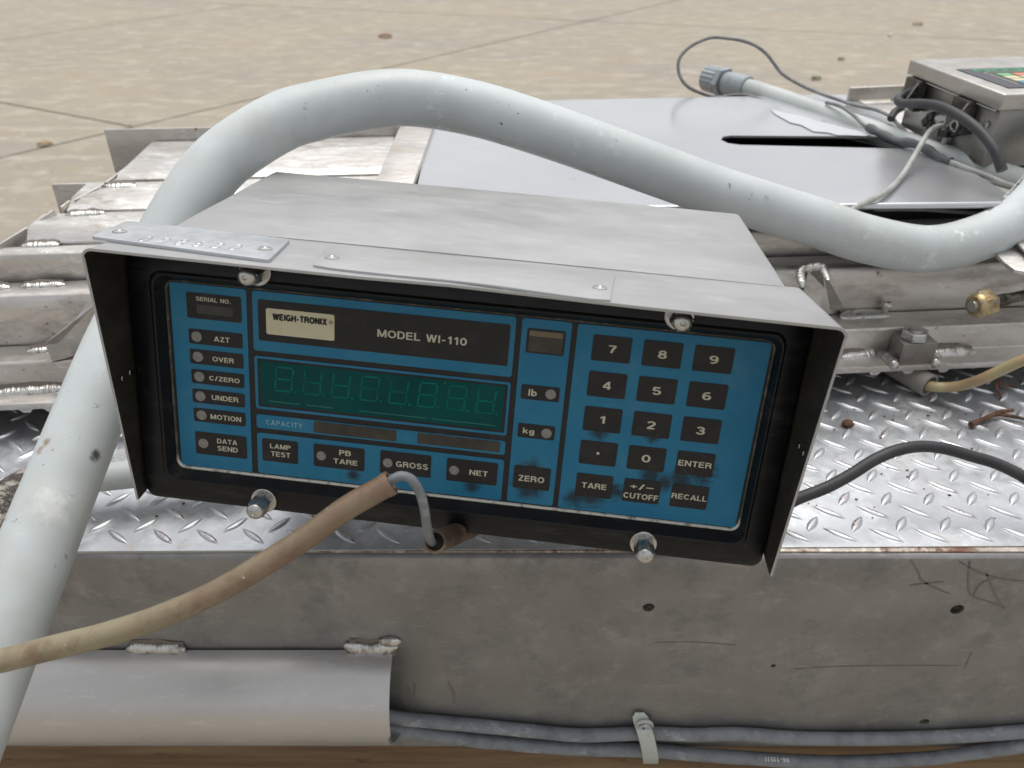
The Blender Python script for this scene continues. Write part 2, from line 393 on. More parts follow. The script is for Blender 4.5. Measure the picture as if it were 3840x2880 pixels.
m_ = Mt('grey_cable'); m_.setc('#7c8084'); m_.mixc(m_.ramp(m_.noise(60), .45, .65), '#6b6e72')
m_.mixc(m_.mul(m_.ramp(m_.noise(45, (.5, 1, 1), loc=(3, 0, 0), rough=.7), .56, .64), .7), '#a5a9ab')
CABLE = m_.bump(m_.noise(130), .2, .0008).done(rough=.55)
m_ = Mt('thin_grey_wire'); m_.setc('#6f6f72'); m_.mixc(m_.ramp(m_.noise(50), .45, .65), '#8a8986'); WIRE = m_.done(rough=.55)
m_ = Mt('pale_grey_wire'); m_.setc('#a9aaa6'); m_.mixc(m_.ramp(m_.noise(50), .45, .65), '#93938e'); WIREP = m_.done(rough=.55)
m_ = Mt('black_cable'); m_.setc('#2b2b2e'); m_.mixc(m_.ramp(m_.noise(40), .45, .7), '#3a3a3d'); BLACKC = m_.bump(m_.noise(200), .15, .0005).done(rough=.55)
m_ = Mt('splice_sleeve'); m_.setc('#525556'); m_.mixc(m_.ramp(m_.noise(60), .5, .65), '#6c6f70'); SPL = m_.bump(m_.noise(90), .4, .001).done(rough=.6)
m_ = Mt('scuffed_rubber'); m_.setc('#3c3630'); m_.mixc(m_.ramp(m_.noise(70, (1, 1, 1), rough=.8), .5, .6), '#a39c92'); m_.mixc(m_.ramp(m_.noise(25, loc=(4, 4, 4)), .68, .7), '#c4c2bb')
RUB = m_.bump(m_.noise(80, rough=.8), .8, .003).done(rough=.7)
m_ = Mt('black_paint'); m_.setc('#08090b'); m_.mixc(m_.ramp(m_.noise(35, rough=.75), .58, .78), '#191a1c')
m_.mixc(m_.mul(m_.ramp(m_.noise(280, loc=(4, 4, 1), rough=.7), .70, .73), .7), '#8a8883')
m_.mixc(m_.mul(m_.ramp(m_.noise(45, (.35, 1.6, 1), loc=(8, 3, 1), rough=.8), .54, .72), .55), '#3d3c3a')
m_.rg = m_.ramp(m_.noise(40), .3, .7, .35, .55); BLACK = m_.bump(m_.noise(300), .1, .0004).done(Specular_IOR_Level=.35)
m_ = Mt('overlay_black'); m_.setc('#232322'); m_.mixc(m_.ramp(m_.noise(60, rough=.75), .5, .7), '#312f2d')
m_.mixc(m_.ramp(m_.noise(420, loc=(4, 4, 1)), .76, .78), '#98948a'); KEYM = m_.bump(m_.noise(300), .05, .0003).done(rough=.5, Specular_IOR_Level=.3)
K = 0.00095                    # metres per panel unit
m_ = Mt('overlay_blue'); m_.setc('#1d6b8e'); m_.mixc(m_.ramp(m_.noise(22, rough=.6), .4, .7), '#2b7592')
def pb(u, v, r): return (u * K, -v * K, 0, r * K)
msk = m_.blobmask([pb(229, 108, 19), pb(229, 98, 15), pb(332, 86, 19), pb(322, 93, 15), pb(268, 110, 17), pb(282, 106, 11), pb(258, 114, 13), pb(302, 92, 13), pb(268, 67, 11), pb(300, 66, 9), pb(192, 114, 10), pb(115, 116, 8), pb(312, 97, 12)], 1.0)
f_ = m_.mul(m_.ramp(m_.addm(m_.mul(msk, 0.62), m_.mul(m_.noise(95, (1, 1.6, 1), rough=.8, dist=.6), 0.8)), 0.60, 0.88), .9)
m_.mixc(f_, '#1d2a30')
m_.mixc(m_.mul(m_.ramp(m_.noise(35, loc=(2, 7, 1), rough=.7), .52, .75), .35), '#58819a')
m_.mixc(m_.ramp(m_.noise(430, loc=(4, 4, 1)), .77, .79), '#b9b6a8')
BLUE = m_.done(rough=.5, Specular_IOR_Level=.3)
m_ = Mt('silk_white'); m_.setc('#bdb9a4'); m_.mixc(m_.mul(m_.ramp(m_.noise(260), .5, .7), .5), '#9b957f'); INK = m_.done(rough=.5)
m_ = Mt('pale_blue_ink'); m_.setc('#93b9c4'); INKB = m_.done(rough=.5)
m_ = Mt('cream_label'); m_.setc('#c9c2a4'); m_.mixc(m_.mul(m_.ramp(m_.noise(90), .5, .7), .4), '#b5ab86'); CREAM = m_.done(rough=.45)
m_ = Mt('lamp_grey'); m_.setc('#85827e'); m_.mixc(m_.ramp(m_.noise(500), .45, .6), '#767370'); LAMPM = m_.done(rough=.5)
m_ = Mt('display_green'); m_.setc('#004a48'); m_.mixc(m_.ramp(m_.noise(20), .4, .7), '#003b3b')
m_.mixc(m_.ramp(m_.noise(330, loc=(4, 4, 1)), .72, .74), '#5d8379'); DISP = m_.done(rough=.35, Specular_IOR_Level=.15)
m_ = Mt('display_segment'); m_.setc('#0a6a60'); m_.mixc(m_.ramp(m_.noise(70), .42, .62), '#045952'); SEGM = m_.done(rough=.5, Specular_IOR_Level=.1)
m_ = Mt('window_dark'); m_.setc('#2e2b25'); m_.mixc(m_.ramp(m_.noise(90), .4, .65), '#3d3a31'); WIN = m_.done(rough=.35)
m_ = Mt('window_tan'); m_.setc('#6d634c'); TAN = m_.done(rough=.5)
m_ = Mt('silver_edge'); m_.setc('#4b4943'); m_.mixc(m_.ramp(m_.noise(160), .5, .66), '#77726a')
sx_ = m_.n('ShaderNodeSeparateXYZ'); m_.l(m_.co, sx_.inputs[0])
m_.mixc(m_.mul(m_.ramp(sx_.outputs[1], -.108, -.114), m_.ramp(m_.noise(120, loc=(1, 1, 1)), .62, .52, .35, 1)), '#dedacd'); SILV = m_.done(rough=.5, metal=.2)
m_ = Mt('cap_nut_nickel'); m_.setc('#c4c3c0'); m_.mixc(m_.ramp(m_.noise(140), .5, .7), '#8c8680'); NUT = m_.bump(m_.noise(500), .15, .0003).done(rough=.3, metal=.95)
m_ = Mt('yellow_zinc'); m_.setc('#b9a57c'); m_.mixc(m_.ramp(m_.noise(90), .45, .6), '#8e8578'); m_.mixc(m_.ramp(m_.noise(60, loc=(3, 3, 3)), .56, .62), '#8f7448'); ZINC = m_.bump(m_.noise(300), .3, .0006).done(rough=.4, metal=.8)
m_ = Mt('oily_thread'); m_.setc('#6c675c'); m_.mixc(m_.ramp(m_.noise(150), .45, .6), '#3f3b35'); THR = m_.done(rough=.35, metal=.85)
m_ = Mt('screw_steel'); m_.setc('#a9a7a3'); SCRW = m_.done(rough=.25, metal=1.0)
m_ = Mt('dark_slot'); m_.setc('#151412'); DARK = m_.done(rough=.8)
m_ = Mt('nylon_clamp'); m_.setc('#c6c4bb'); m_.mixc(m_.ramp(m_.noise(60), .5, .7), '#b2aea3'); NYL = m_.done(rough=.4, Subsurface_Weight=.2)
m_ = Mt('bark'); m_.setc('#6d4c39'); m_.mixc(m_.ramp(m_.noise(120), .45, .6), '#4b3428'); BARK = m_.bump(m_.noise(200), .8, .002).done(rough=.8)
m_ = Mt('wood_timber'); m_.setc('#7d664a'); m_.mixc(m_.ramp(m_.noise(9, (.5, 6, 6), detail=8), .4, .62), '#604a34'); m_.mixc(m_.ramp(m_.noise(30, (.6, 1.5, 1.5), loc=(2, 2, 2)), .62, .7), '#3b2415')
WOOD = m_.bump(m_.noise(40, (.3, 5, 5)), .5, .003).done(rough=.8)
m_ = Mt('concrete'); m_.setc('#9c9382'); 
m_.mixc(m_.ramp(m_.noise(.7, (1, 1.6, 1), detail=6), .38, .66), '#928b80')
m_.mixc(m_.mul(m_.ramp(m_.noise(5.0, (1, 2.2, 1), rough=.65, loc=(5, 2, 1)), .5, .64), .75), '#b0a899')
m_.mixc(m_.mul(m_.ramp(m_.noise(2.6, (1, 2.0, 1), rough=.6, loc=(1, 7, 1)), .54, .68), .6), '#a08f7a')
m_.mixc(m_.mul(m_.ramp(m_.noise(9.0, (1, 1.4, 1), rough=.7, loc=(3, 3, 1)), .54, .72), .55), '#867e72')
m_.mixc(m_.mul(m_.ramp(m_.noise(24.0, rough=.7, loc=(8, 3, 1)), .62, .68), .7), '#d2cab5')
m_.mixc(m_.mul(m_.ramp(m_.noise(45.0, loc=(2, 3, 7)), .70, .73), .7), '#6f665a')
CONC = m_.bump(m_.noise(60, rough=.7), .3, .003).done(rough=.85)
m_ = Mt('joint_filler'); m_.setc('#3c352b'); JOINT = m_.done(rough=.9)
m_ = Mt('leaf_green'); m_.setc('#5a6b2a'); LEAFG = m_.done(rough=.6)
m_ = Mt('leaf_brown'); m_.setc('#97603f'); LEAFB = m_.done(rough=.7)
m_ = Mt('leaf_tan'); m_.setc('#a5875c'); LEAFT = m_.done(rough=.7)
m_ = Mt('pebble_white'); m_.setc('#dcd6ce'); PEB = m_.done(rough=.6)
m_ = Mt('white_film'); m_.setc('#bfc3c8'); FILM = m_.done(rough=.4)
m_ = Mt('keypad_dark'); m_.setc('#3a3c44'); KPD = m_.done(rough=.4)
def flat(n, c, r=.45): 
    q = Mt(n); q.setc(c); return q.done(rough=r)
KG, KO, KB_, KC, TG = flat('key_green', '#6fae76'), flat('key_orange', '#d27a5c'), flat('key_blue', '#4d93ad'), flat('key_cream', '#cfc8a4'), flat('logo_green', '#2f9a63')
BOXM = metal('brushed_box', '#a6a39f', '#928e89', dirt='#857a6d', light='#c2bfba', rough=.33, sc=10, dirtamt=(.6, .8), brush=(150, (.1, .1, 6), .3))
BOXL = metal('box_lid', '#c4c1bc', '#b3afa9', dirt='#a38f7e', light='#dcdad7', rough=.36, sc=10, dirtamt=(.62, .8))
MARK = flat('water_mark', '#736d67', .6); TINT = flat('heat_tint', '#6e645c', .5)
# pvc marks placed on the pipe: rust smear and black scuff
def pvc_mat():
    m = PVC_NODE
    o = P[0]
    sm = [tuple(ad(x, y, .49) - o) + (rr_,) for x, y, rr_ in ((172, 1695, .010), (160, 1725, .009), (185, 1665, .008), (152, 1745, .006))]
    bk = [tuple(ad(x, y, .495) - o) + (rr_,) for x, y, rr_ in ((392, 1680, .009), (372, 1712, .011), (410, 1650, .007))]
    dr = [tuple(ad(x, y, .57) - o) + (rr_,) for x, y, rr_ in ((690, 720, .03), (620, 820, .03), (580, 900, .025), (740, 640, .02))]
    wh = [tuple(ad(x, y, .47) - o) + (rr_,) for x, y, rr_ in ((200, 1900, .035), (120, 2050, .035), (60, 2200, .035), (330, 1520, .025), (0, 2400, .04), (250, 1830, .025))]
    nz = m.noise(130, (1, 1, .35), rough=.75, loc=(2, 2, 2))
    m.mixc(m.ramp(m.addm(m.mul(m.blobmask(sm), .7), m.mul(nz, .6)), .62, .80), '#8a6a52')
    m.mixc(m.ramp(m.addm(m.mul(m.blobmask(bk), .7), m.mul(nz, .6)), .62, .78), '#4c4a45')
    m.mixc(m.ramp(m.addm(m.mul(m.blobmask(dr), .35), m.mul(m.noise(120, (1, 1, .5), rough=.7, loc=(5, 2, 8), detail=3), .75)), .70, .76), '#5d5b55')
    m.mixc(m.mul(m.ramp(m.addm(m.mul(m.blobmask(wh), .35), m.mul(m.noise(75, rough=.8, loc=(5, 2, 8)), .6)), .52, .62), .6), '#dcdcd6')
    m.mixc(m.ramp(m.noise(150, loc=(7, 7, 2), detail=2), .755, .775), '#6a5a4c')
    m.mixc(m.mul(m.ramp(m.noise(16, (1, 1, 1), loc=(1, 3, 2), rough=.7), .50, .70), .35), '#a9a698')
    return m.done()

m_ = Mt('visor_inside'); m_.setc('#2b2822'); m_.mixc(m_.ramp(m_.noise(60, (1, 1, 1), rough=.75), .45, .7), '#3f3b33'); m_.mixc(m_.ramp(m_.noise(300, loc=(1, 2, 3)), .72, .75), '#8a8478'); INSIDEH = m_.done(rough=.6, metal=.2)
# ------------------------------------------------------------------ ground: concrete slabs with sawn joints
def gpt(px, py): p = at(px, py, -H); return (p.x, p.y)
cells = [[(-45, -45), (45, -45), (45, 60), (-45, 60)]]
def cut(cells, a, b, keep=lambda c: True):
    nx, ny = -(b[1] - a[1]), b[0] - a[0]; out = []
    for c in cells:
        cx_ = sum(p[0] for p in c) / len(c); cy_ = sum(p[1] for p in c) / len(c)
        d = [(p[0] - a[0]) * nx + (p[1] - a[1]) * ny for p in c]
        if not keep((cx_, cy_)) or max(d) < 1e-6 or min(d) > -1e-6: out.append(c); continue
        P, N = [], []
        for i in range(len(c)):
            j = (i + 1) % len(c)
            if d[i] >= 0: P.append(c[i])
            if d[i] <= 0: N.append(c[i])
            if d[i] * d[j] < 0:
                t = d[i] / (d[i] - d[j]); q = (c[i][0] + (c[j][0] - c[i][0]) * t, c[i][1] + (c[j][1] - c[i][1]) * t); P.append(q); N.append(q)
        out += [P, N]
    return out
b0, b1 = gpt(0, 592), gpt(1920, 145); c0, c1 = gpt(1840, 62), gpt(3840, 156); a0, a1 = gpt(0, 383), gpt(490, 474); d0, d1 = gpt(616, 63), gpt(790, 38)
def side(p, a, b): return (b[0] - a[0]) * (p[1] - a[1]) - (b[1] - a[1]) * (p[0] - a[0])
cells = cut(cells, b0, b1)
cells = cut(cells, c0, c1)
bl = Vector((b1[0] - b0[0], b1[1] - b0[1])).normalized(); bn = Vector((-bl.y, bl.x))
cl = Vector((c1[0] - c0[0], c1[1] - c0[1])).normalized(); cn = Vector((-cl.y, cl.x))
for k in (-3, -2, -1, 2, 3, 4):
    o = bn * (3.4 * k); cells = cut(cells, (b0[0] + o.x, b0[1] + o.y), (b1[0] + o.x, b1[1] + o.y))
for k in (-3, -2, -1, 1, 2, 3, 4):
    o = cn * (4.2 * k)
    if k == -1: continue
    cells = cut(cells, (c0[0] + o.x, c0[1] + o.y), (c1[0] + o.x, c1[1] + o.y))
cells = cut(cells, a0, a1, lambda c: side(c, b0, b1) > 0 and side(c, c0, c1) < 0)
cells = cut(cells, d0, d1, lambda c: side(c, b0, b1) > 0 and side(c, c0, c1) < 0 and side(c, a0, a1) > 0)
gb = B(); gb.add([(-200, -200, -.012), (200, -200, -.012), (200, 200, -.012), (-200, 200, -.012)], [(0, 1, 2, 3)])
ground = gb.build('ground', JOINT, smooth=0); tag(ground, kind='structure')
for c in cells:
    q = []
    n = len(c)
    if sum(c[i][0] * c[(i + 1) % n][1] - c[(i + 1) % n][0] * c[i][1] for i in range(n)) < 0: c = c[::-1]
    for i in range(n):                      # inset by half the joint
        p0, p1, p2 = Vector(c[i - 1]), Vector(c[i]), Vector(c[(i + 1) % n])
        e0, e1 = (p1 - p0), (p2 - p1)
        if e0.length < 1e-4 or e1.length < 1e-4: continue
        e0.normalize(); e1.normalize(); n0, n1 = Vector((-e0.y, e0.x)), Vector((-e1.y, e1.x))
        k = 1 + n0.dot(n1)
        if k < .1: continue
        q.append(p1 + (n0 + n1) / k * .0075)
    if len(q) < 3: continue
    B().prism([(p.x, p.y, -.010) for p in q], (0, 0, .010)).build('slab', CONC, ground, smooth=0)
def leaf(px, py, size, mat, label, ang=0.3, lumps=1):
    b = B(); c = at(px, py, -H)
    for k in range(lumps):
        a = ang + k * 1.9; o = Vector((math.cos(a * 2.3) * size * .35 * (k > 0), math.sin(a * 3) * size * .25 * (k > 0), 0))
        rings = []
        for s in range(7):
            t = -1 + 2 * s / 6; wd = max(.04, (1 - t * t)) * .34
            p = Vector((t * size / 2, 0, 0)); zz = .004 + .10 * size * (1 - t * t) + .03 * size * k
            rings.append([c + o + Matrix.Rotation(a, 3, 'Z') @ (p + Vector((0, yy * wd * size, zz + abs(yy) * size * .12))) for yy in (-1, 0, 1)])
        rr = [[r[0], r[1], r[2], r[2] + Vector((0, 0, -.001)), r[1] + Vector((0, 0, -.001)), r[0] + Vector((0, 0, -.001))] for r in rings]
        b.loft(rr)
    return one(b, 'leaf', mat, label, 'leaf', 'leaves scattered on the concrete')
leaf(1445, 142, .10, LEAFB, 'dry orange-brown leaf on the concrete above the top of the big pipe arch', .1)
leaf(3062, 298, .055, LEAFG, 'larger green leaf scrap on the concrete beyond the small grey pipe', .2, 3)
leaf(3152, 226, .045, LEAFG, 'smaller green leaf scrap on the concrete, farther off than the other green one', .3, 2)
leaf(3440, 95, .085, LEAFT, 'thin brown curled leaf lying near the far right joint of the concrete', 0.0)
leaf(170, 547, .065, LEAFT, 'tan dry leaf lying on the sawn joint at the far left', .2)
pb_ = B(); pb_.blob(at(3336, 137, -H) + Vector((0, 0, .012)), .016, (1, .8, .8), jit=.15)
one(pb_, 'pebble', PEB, 'small whitish pebble on the concrete by the far right joint', 'pebble')

# ------------------------------------------------------------------ timbers under the deck
YW = .4154
zc0 = -.432
def boxthing(name, label, cat, x0, x1, y0, y1, z0, z1, mat, group=None, bev=.003):
    b = B(); b.box(((x0 + x1) / 2, (y0 + y1) / 2, H + (z0 + z1) / 2), (x1 - x0, y1 - y0, z1 - z0))
    return one(b, name, mat, label, cat, group, bevel=bev)
boxthing('timber', 'rough brown timber running under the lower edge of the stainless channel', 'timber', -.9, 1.0, .425, .56, -.82, -.690, WOOD, 'long timbers under the deck')
boxthing('timber', 'rough brown timber under the far side of the deck', 'timber', -.9, 1.0, .66, .79, -.82, -.690, WOOD, 'long timbers under the deck')
for i, x in enumerate((-.7, .8)):
    boxthing('timber_block', 'short cross timber on the concrete under the %s end of the deck' % ('left' if i == 0 else 'right'), 'timber', x - .07, x + .07, .40, .85, -H + .001, -.8205, WOOD, 'cross timbers under the deck')

# ------------------------------------------------------------------ deck: channel, tread plate, welded conduit cover
deck = thing('equipment_deck', 'stainless channel-edged deck of diamond tread plate carrying the scale gear', 'deck', (0, YW, H - .70))
zp = -.432                       # tread plate surface
# web with drilled holes
yedge_l, yedge_r = at(0, 2069, zp).y, at(3840, 2047, zp).y
sl = (yedge_r - yedge_l) / (at(3840, 2047, zp).x - at(0, 2069, zp).x)
prof = [(YW, -.685), (YW, -.446), (YW + .0004, -.441), (YW + .0014, -.4372), (YW + .0034, -.4352), (YW + .006, -.4345), (YW + .024, -.4345), (YW + .024, -.442), (YW + .013, -.446), (YW + .009, -.455), (YW + .009, -.676), (YW + .06, -.676), (YW + .06, -.685)]
wb = B(); X0, X1 = -.95, 1.05; NX = 1
rings = [[Vector((X0 + (X1 - X0) * k / NX, y, H + z)) for y, z in prof] for k in range(NX + 1)]
wb.loft(rings); web = wb.build('side_channel', WEB, deck, smooth=30)
def boolean(o, cutters):
    b = B()
    for p0, ax, r, L in cutters: b.lathe(Vector(p0) - Vector(ax).normalized() * L / 2, ax, [(0, r), (L, r)], n=20)
    return bool_mesh(o, b)
def bool_mesh(o, b):
    oo = origin_of(o)
    me = bpy.data.meshes.new('c'); me.from_pydata([tuple(v - oo) for v in b.v], [], b.f)
    bm = bmesh.new(); bm.from_mesh(me); bmesh.ops.recalc_face_normals(bm, faces=bm.faces); bm.to_mesh(me); bm.free()
    c = bpy.data.objects.new('c', me); COL.objects.link(c); c.location = oo
    bpy.context.view_layer.update()
    md = o.modifiers.new('b', 'BOOLEAN'); md.object = c; md.operation = 'DIFFERENCE'; md.solver = 'EXACT'
    c.parent = None
    dg = bpy.context.evaluated_depsgraph_get(); dg.update()
    nm = bpy.data.meshes.new_from_object(o.evaluated_get(dg)); o.modifiers.clear(); old = o.data; o.data = nm
    bpy.data.objects.remove(c); nm.polygons.foreach_set('use_smooth', [True] * len(nm.polygons)); nm.set_sharp_from_angle(angle=R_(30))
    return o
holes = [(2432, 2278, .0048), (3590, 2286, .0055), (3466, 2708, .0046), (2900, 2497, .0022)]
boolean(web, [(ay(x, y, YW), (0, 1, 0), r, .03) for x, y, r in holes])
for x, y, r in holes[:3]:
    p = ay(x, y, YW); b = B()
    for k in range(5): b.lathe(p + Vector((0, .0006 + k * .0016, 0)), (0, 1, 0), [(0, r * 1.0), (.0005, r * .86), (.001, r * .86), (.0015, r)], n=18, cap0=False, cap1=False)
    b.build('hole_thread', THR, deck, smooth=60)
lp = B()
lp.prism([(X0, yedge_l + sl * (X0 - at(0, 2069, zp).x), H + zp - .006), (X1, yedge_l + sl * (X1 - at(0, 2069, zp).x), H + zp - .006), (X1, .80, H + zp - .006), (X0, .80, H + zp - .006)], (0, 0, .006))
plate = lp.build('tread_plate', TREAD, deck, smooth=0)
# rusty lip between channel edge and plate
lb_ = B(); lb_.prism([(X0, YW + .0050, H - .4349), (X1, YW + .0050, H - .4349), (X1, YW + .030, H - .4349), (X0, YW + .030, H - .4349)], (0, 0, .0018)).build('lip_strip', WEBLIP, deck, bevel=.0006)
B().prism([(X0, .79, H - .685), (X1, .79, H - .685), (X1, .80, H - .685), (X0, .80, H - .685)], (0, 0, .247)).build('rear_channel', WEB, deck, smooth=0)
for xx in (X0, X1 - .01):
    B().prism([(xx, YW + .012, H - .675), (xx + .01, YW + .012, H - .675), (xx + .01, .789, H - .675), (xx, .789, H - .675)], (0, 0, .236)).build('end_channel', WEB, deck, smooth=0)
# lugs
def lug_mesh(L, W_, hgt):
    b = B(); rings = []
    for s in range(9):
        t = -1 + 2 * s / 8; hw = W_ / 2 * max(.03, (1 - t * t)); hz = hgt * max(0.0, 1 - t ** 4) ** .8
        x = t * L / 2
        rings.append([Vector((x, -hw, -.0004)), Vector((x, -hw * .55, hz * .85)), Vector((x, 0, hz)), Vector((x, hw * .55, hz * .85)), Vector((x, hw, -.0004))])
    b.loft(rings, False, False, closed=False); return b
def meshfrom(b, name):
    me = bpy.data.meshes.new(name); me.from_pydata([tuple(p) for p in b.v], [], b.f)
    bm = bmesh.new(); bm.from_mesh(me); bmesh.ops.recalc_face_normals(bm, faces=bm.faces)
    if sum(f.normal.z for f in bm.faces) < 0: bmesh.ops.reverse_faces(bm, faces=bm.faces)
    bm.to_mesh(me); bm.free()
    me.polygons.foreach_set('use_smooth', [True] * len(me.polygons)); me.set_sharp_from_angle(angle=R_(60)); me.materials.append(LUG); return me
l1 = lug_mesh(.0225, .0078, .0016); l2 = lug_mesh(.0275, .0066, .0016)
lm1, lm2 = meshfrom(l1, 'lug'), meshfrom(l2, 'lug')
def project(p):
    d = p - CAM; zc = d.y * ct - d.z * st
    return (1920 + FPX * d.x / zc, 1440 + FPX * (-d.y * st - d.z * ct) / zc, zc)
rest = B(); po = origin_of(plate); cnt = 0
for typ, (ox, oy, ang) in enumerate(((.2392, .4482, 50), (.2569, .4317, -36))):
    for i in range(-34, 24):
        for j in range(0, 17):
            x, y = ox + i * .0353, oy + j * .0297
            y += sl * x * .3
            if typ == 1 and j == 0: y += .004
            if x < X0 + .02 or x > X1 - .02 or y > .78: continue
            p = Vector((x, y, H + zp)); px, py, _ = project(p)
            vis = -60 < px < 3900 and py > 1400 and (px < 640 or px > 2850 or py > 1800 + (px - 540) * .12)
            a = R_(ang + random.uniform(-2, 2))
            if vis and cnt < 300:
                o = bpy.data.objects.new('lug', lm2 if typ else lm1); COL.objects.link(o); o.parent = plate
                o.location = p - po + Vector((random.uniform(-.0004, .0004), random.uniform(-.0004, .0004), 0)); o.rotation_euler = (0, 0, a); cnt += 1
            elif j < 12 and abs(x) < .9:
                M = Matrix.Rotation(a, 3, 'Z'); src = l2 if typ else l1
                rest.add([p + M @ v for v in src.v], src.f)
tag(rest.build('lug_field', LUG, plate, smooth=60), kind='stuff')
# welded half-pipe conduit cover
zt = ay(700, 2430, YW).z; rc = .0485; xe = ay(1476, 2440, YW).x
cb = B(); ring0 = []
for r_ in (rc, rc - .002):
    ring0.append([(math.cos(R_(th)) * r_, math.sin(R_(th)) * r_) for th in [92 + i * 176 / 26 for i in range(27)]])
pr = [(y, z) for y, z in ring0[0]] + [(y, z) for y, z in reversed(ring0[1])]
cov = []
for x, bulge in ((X0 + .02, 0), (-.3, 0), (xe, 1)):
    cov.append([Vector((x + (.006 * (abs(z) / rc) ** 2 - .003 if bulge and z < 0 else 0), YW - .0003 + y, zt - rc + z)) for y, z in pr])
cb.loft(cov); cb.build('conduit_cover', COVER, deck, smooth=50)
def weld(parent, pts, wd, th, nrm, step=.0022, name='weld_bead', mat=None, tint=True):
    if parent.name.startswith('weigh'): wd *= 1.45; th *= 1.15
    b = B(); P = smooth_path(pts, 6); L = 0; nrm = Vector(nrm).normalized()
    tot = sum((P[i + 1] - P[i]).length for i in range(len(P) - 1)); d = 0; i = 0; acc = 0
    while d < tot:
        while i < len(P) - 2 and acc + (P[i + 1] - P[i]).length < d: acc += (P[i + 1] - P[i]).length; i += 1
        seg = P[i + 1] - P[i]; t = (d - acc) / max(seg.length, 1e-9); c = P[i] + seg * t
        u = seg.normalized(); v = nrm.cross(u).normalized(); M = Matrix((u, v, nrm)).transposed()
        s = 1 + random.uniform(-.12, .12); e = min(1, .55 + 3 * min(d, tot - d) / max(wd * 3, 1e-6))
        b.blob(c, 1, (step * 1.5, wd / 2 * s * e, th * s * e), M, n=10, m=5, jit=.05)
        d += step * random.uniform(.85, 1.15)
    tn = B(); a, c = [], []
    for i, p in enumerate(P):
        u = (P[min(i + 1, len(P) - 1)] - P[max(i - 1, 0)]).normalized(); v = nrm.cross(u).normalized()
        k = wd * .78 * (.55 + .45 * math.sin(math.pi * (i + .5) / len(P)) ** .5) * random.uniform(.85, 1.15); a.append(p + v * k + nrm * .0004); c.append(p - v * k + nrm * .0004)
    for i in range(len(P) - 1): tn.add([a[i], a[i + 1], c[i + 1], c[i]], [(0, 1, 2, 3)])
    if tint: tn.build('heat_tint', TINT, parent, smooth=0)
    return b.build(name, mat or WELD, parent, smooth=180)
Yn = (0, -1, .35)
weld(deck, [ay(490, 2432, YW - .003), ay(690, 2436, YW - .003)], .012, .0035, Yn, .0028)
weld(deck, [ay(1305, 2424, YW - .003), ay(1380, 2436, YW - .003), ay(1480, 2425, YW - .003)], .0135, .0038, Yn, .0028)
b = B(); b.blob(ay(1462, 2408, YW - .002), .0075, (1.3, .5, .8)); b.build('weld_bead', WELD, deck)
# twig-shaped water marks on the web
for path in ([(3420, 2105), (3445, 2150), (3460, 2180), (3530, 2215), (3560, 2228)], [(3410, 2197), (3460, 2190), (3540, 2182)], [(3640, 2105), (3632, 2160), (3640, 2230), (3700, 2255), (3770, 2280)], [(3600, 2110), (3680, 2150), (3760, 2172), (3840, 2180)], [(3700, 2150), (3720, 2200), (3740, 2245), (3768, 2285)], [(3650, 2235), (3680, 2190), (3740, 2165)], [(2980, 2510), (3110, 2501), (3300, 2497), (3595, 2497)], [(3618, 2505), (3645, 2445)], [(2455, 2410), (2600, 2408), (2760, 2420)], [(1680, 2555), (1700, 2600), (1705, 2640)], [(1500, 2540), (1512, 2600), (1525, 2650)], [(1530, 2570), (1540, 2640)], [(1555, 2560), (1550, 2650)]):
    P = smooth_path([ay(x, y, YW - .00025) for x, y in path], 6); b = B()
    wv = .0011 if path[0][0] > 3380 and path[0][1] < 2300 else .0006
    if path[0][0] < 1700: wv = .0016
    a, c = [], []
    for i, p in enumerate(P):
        t = (P[min(i + 1, len(P) - 1)] - P[max(i - 1, 0)]).normalized(); n_ = Vector((-t.z, 0, t.x)); q = wv * (.5 + .5 * math.sin(math.pi * (i + .6) / (len(P) + .2))) * random.uniform(.7, 1.2)
        a.append(p + n_ * q); c.append(p - n_ * q)
    for i in range(len(P) - 1): b.add([a[i], a[i + 1], c[i + 1], c[i]], [(0, 1, 2, 3)])
    b.build('water_mark', MARK, deck, smooth=0)

# ------------------------------------------------------------------ weigh frame: rails and stepped slats
KF = .92
psi = R_(4.5); e1 = Vector((math.cos(psi), math.sin(psi), 0)); e2 = Vector((-math.sin(psi), math.cos(psi), 0))
def loc2(a, v, z): return e1 * a + e2 * v + Vector((0, 0, H + z))
def aof(p): return Vector((p.x, p.y, 0)).dot(e1)
def vof(p): return Vector((p.x, p.y, 0)).dot(e2)
frame = thing('weigh_frame', 'weathered aluminium weigh frame of stepped slats and welded rails behind the indicator', 'weigh frame', tuple(loc2(-.1, .66 * KF, -.405)))
def ext(name, mat, a0, a1, prof, bev=.0012, seg=2, label=None, parent=None):
    b = B(); b.loft([[loc2(a0, v * KF, z * KF) for v, z in prof], [loc2(a1, v * KF, z * KF) for v, z in prof]])
    return b.build(name, mat, parent or frame, bevel=bev, seg=seg, label=label)
A1 = .80
aL = -.75
# front rail: flange, web, top flange (channel section)
ext('front_rail', RAIL, aL, A1, [(.652, -.440), (.652, -.433), (.680, -.4325), (.680, -.405), (.6815, -.403), (.7135, -.4025), (.7135, -.440)], .0010)
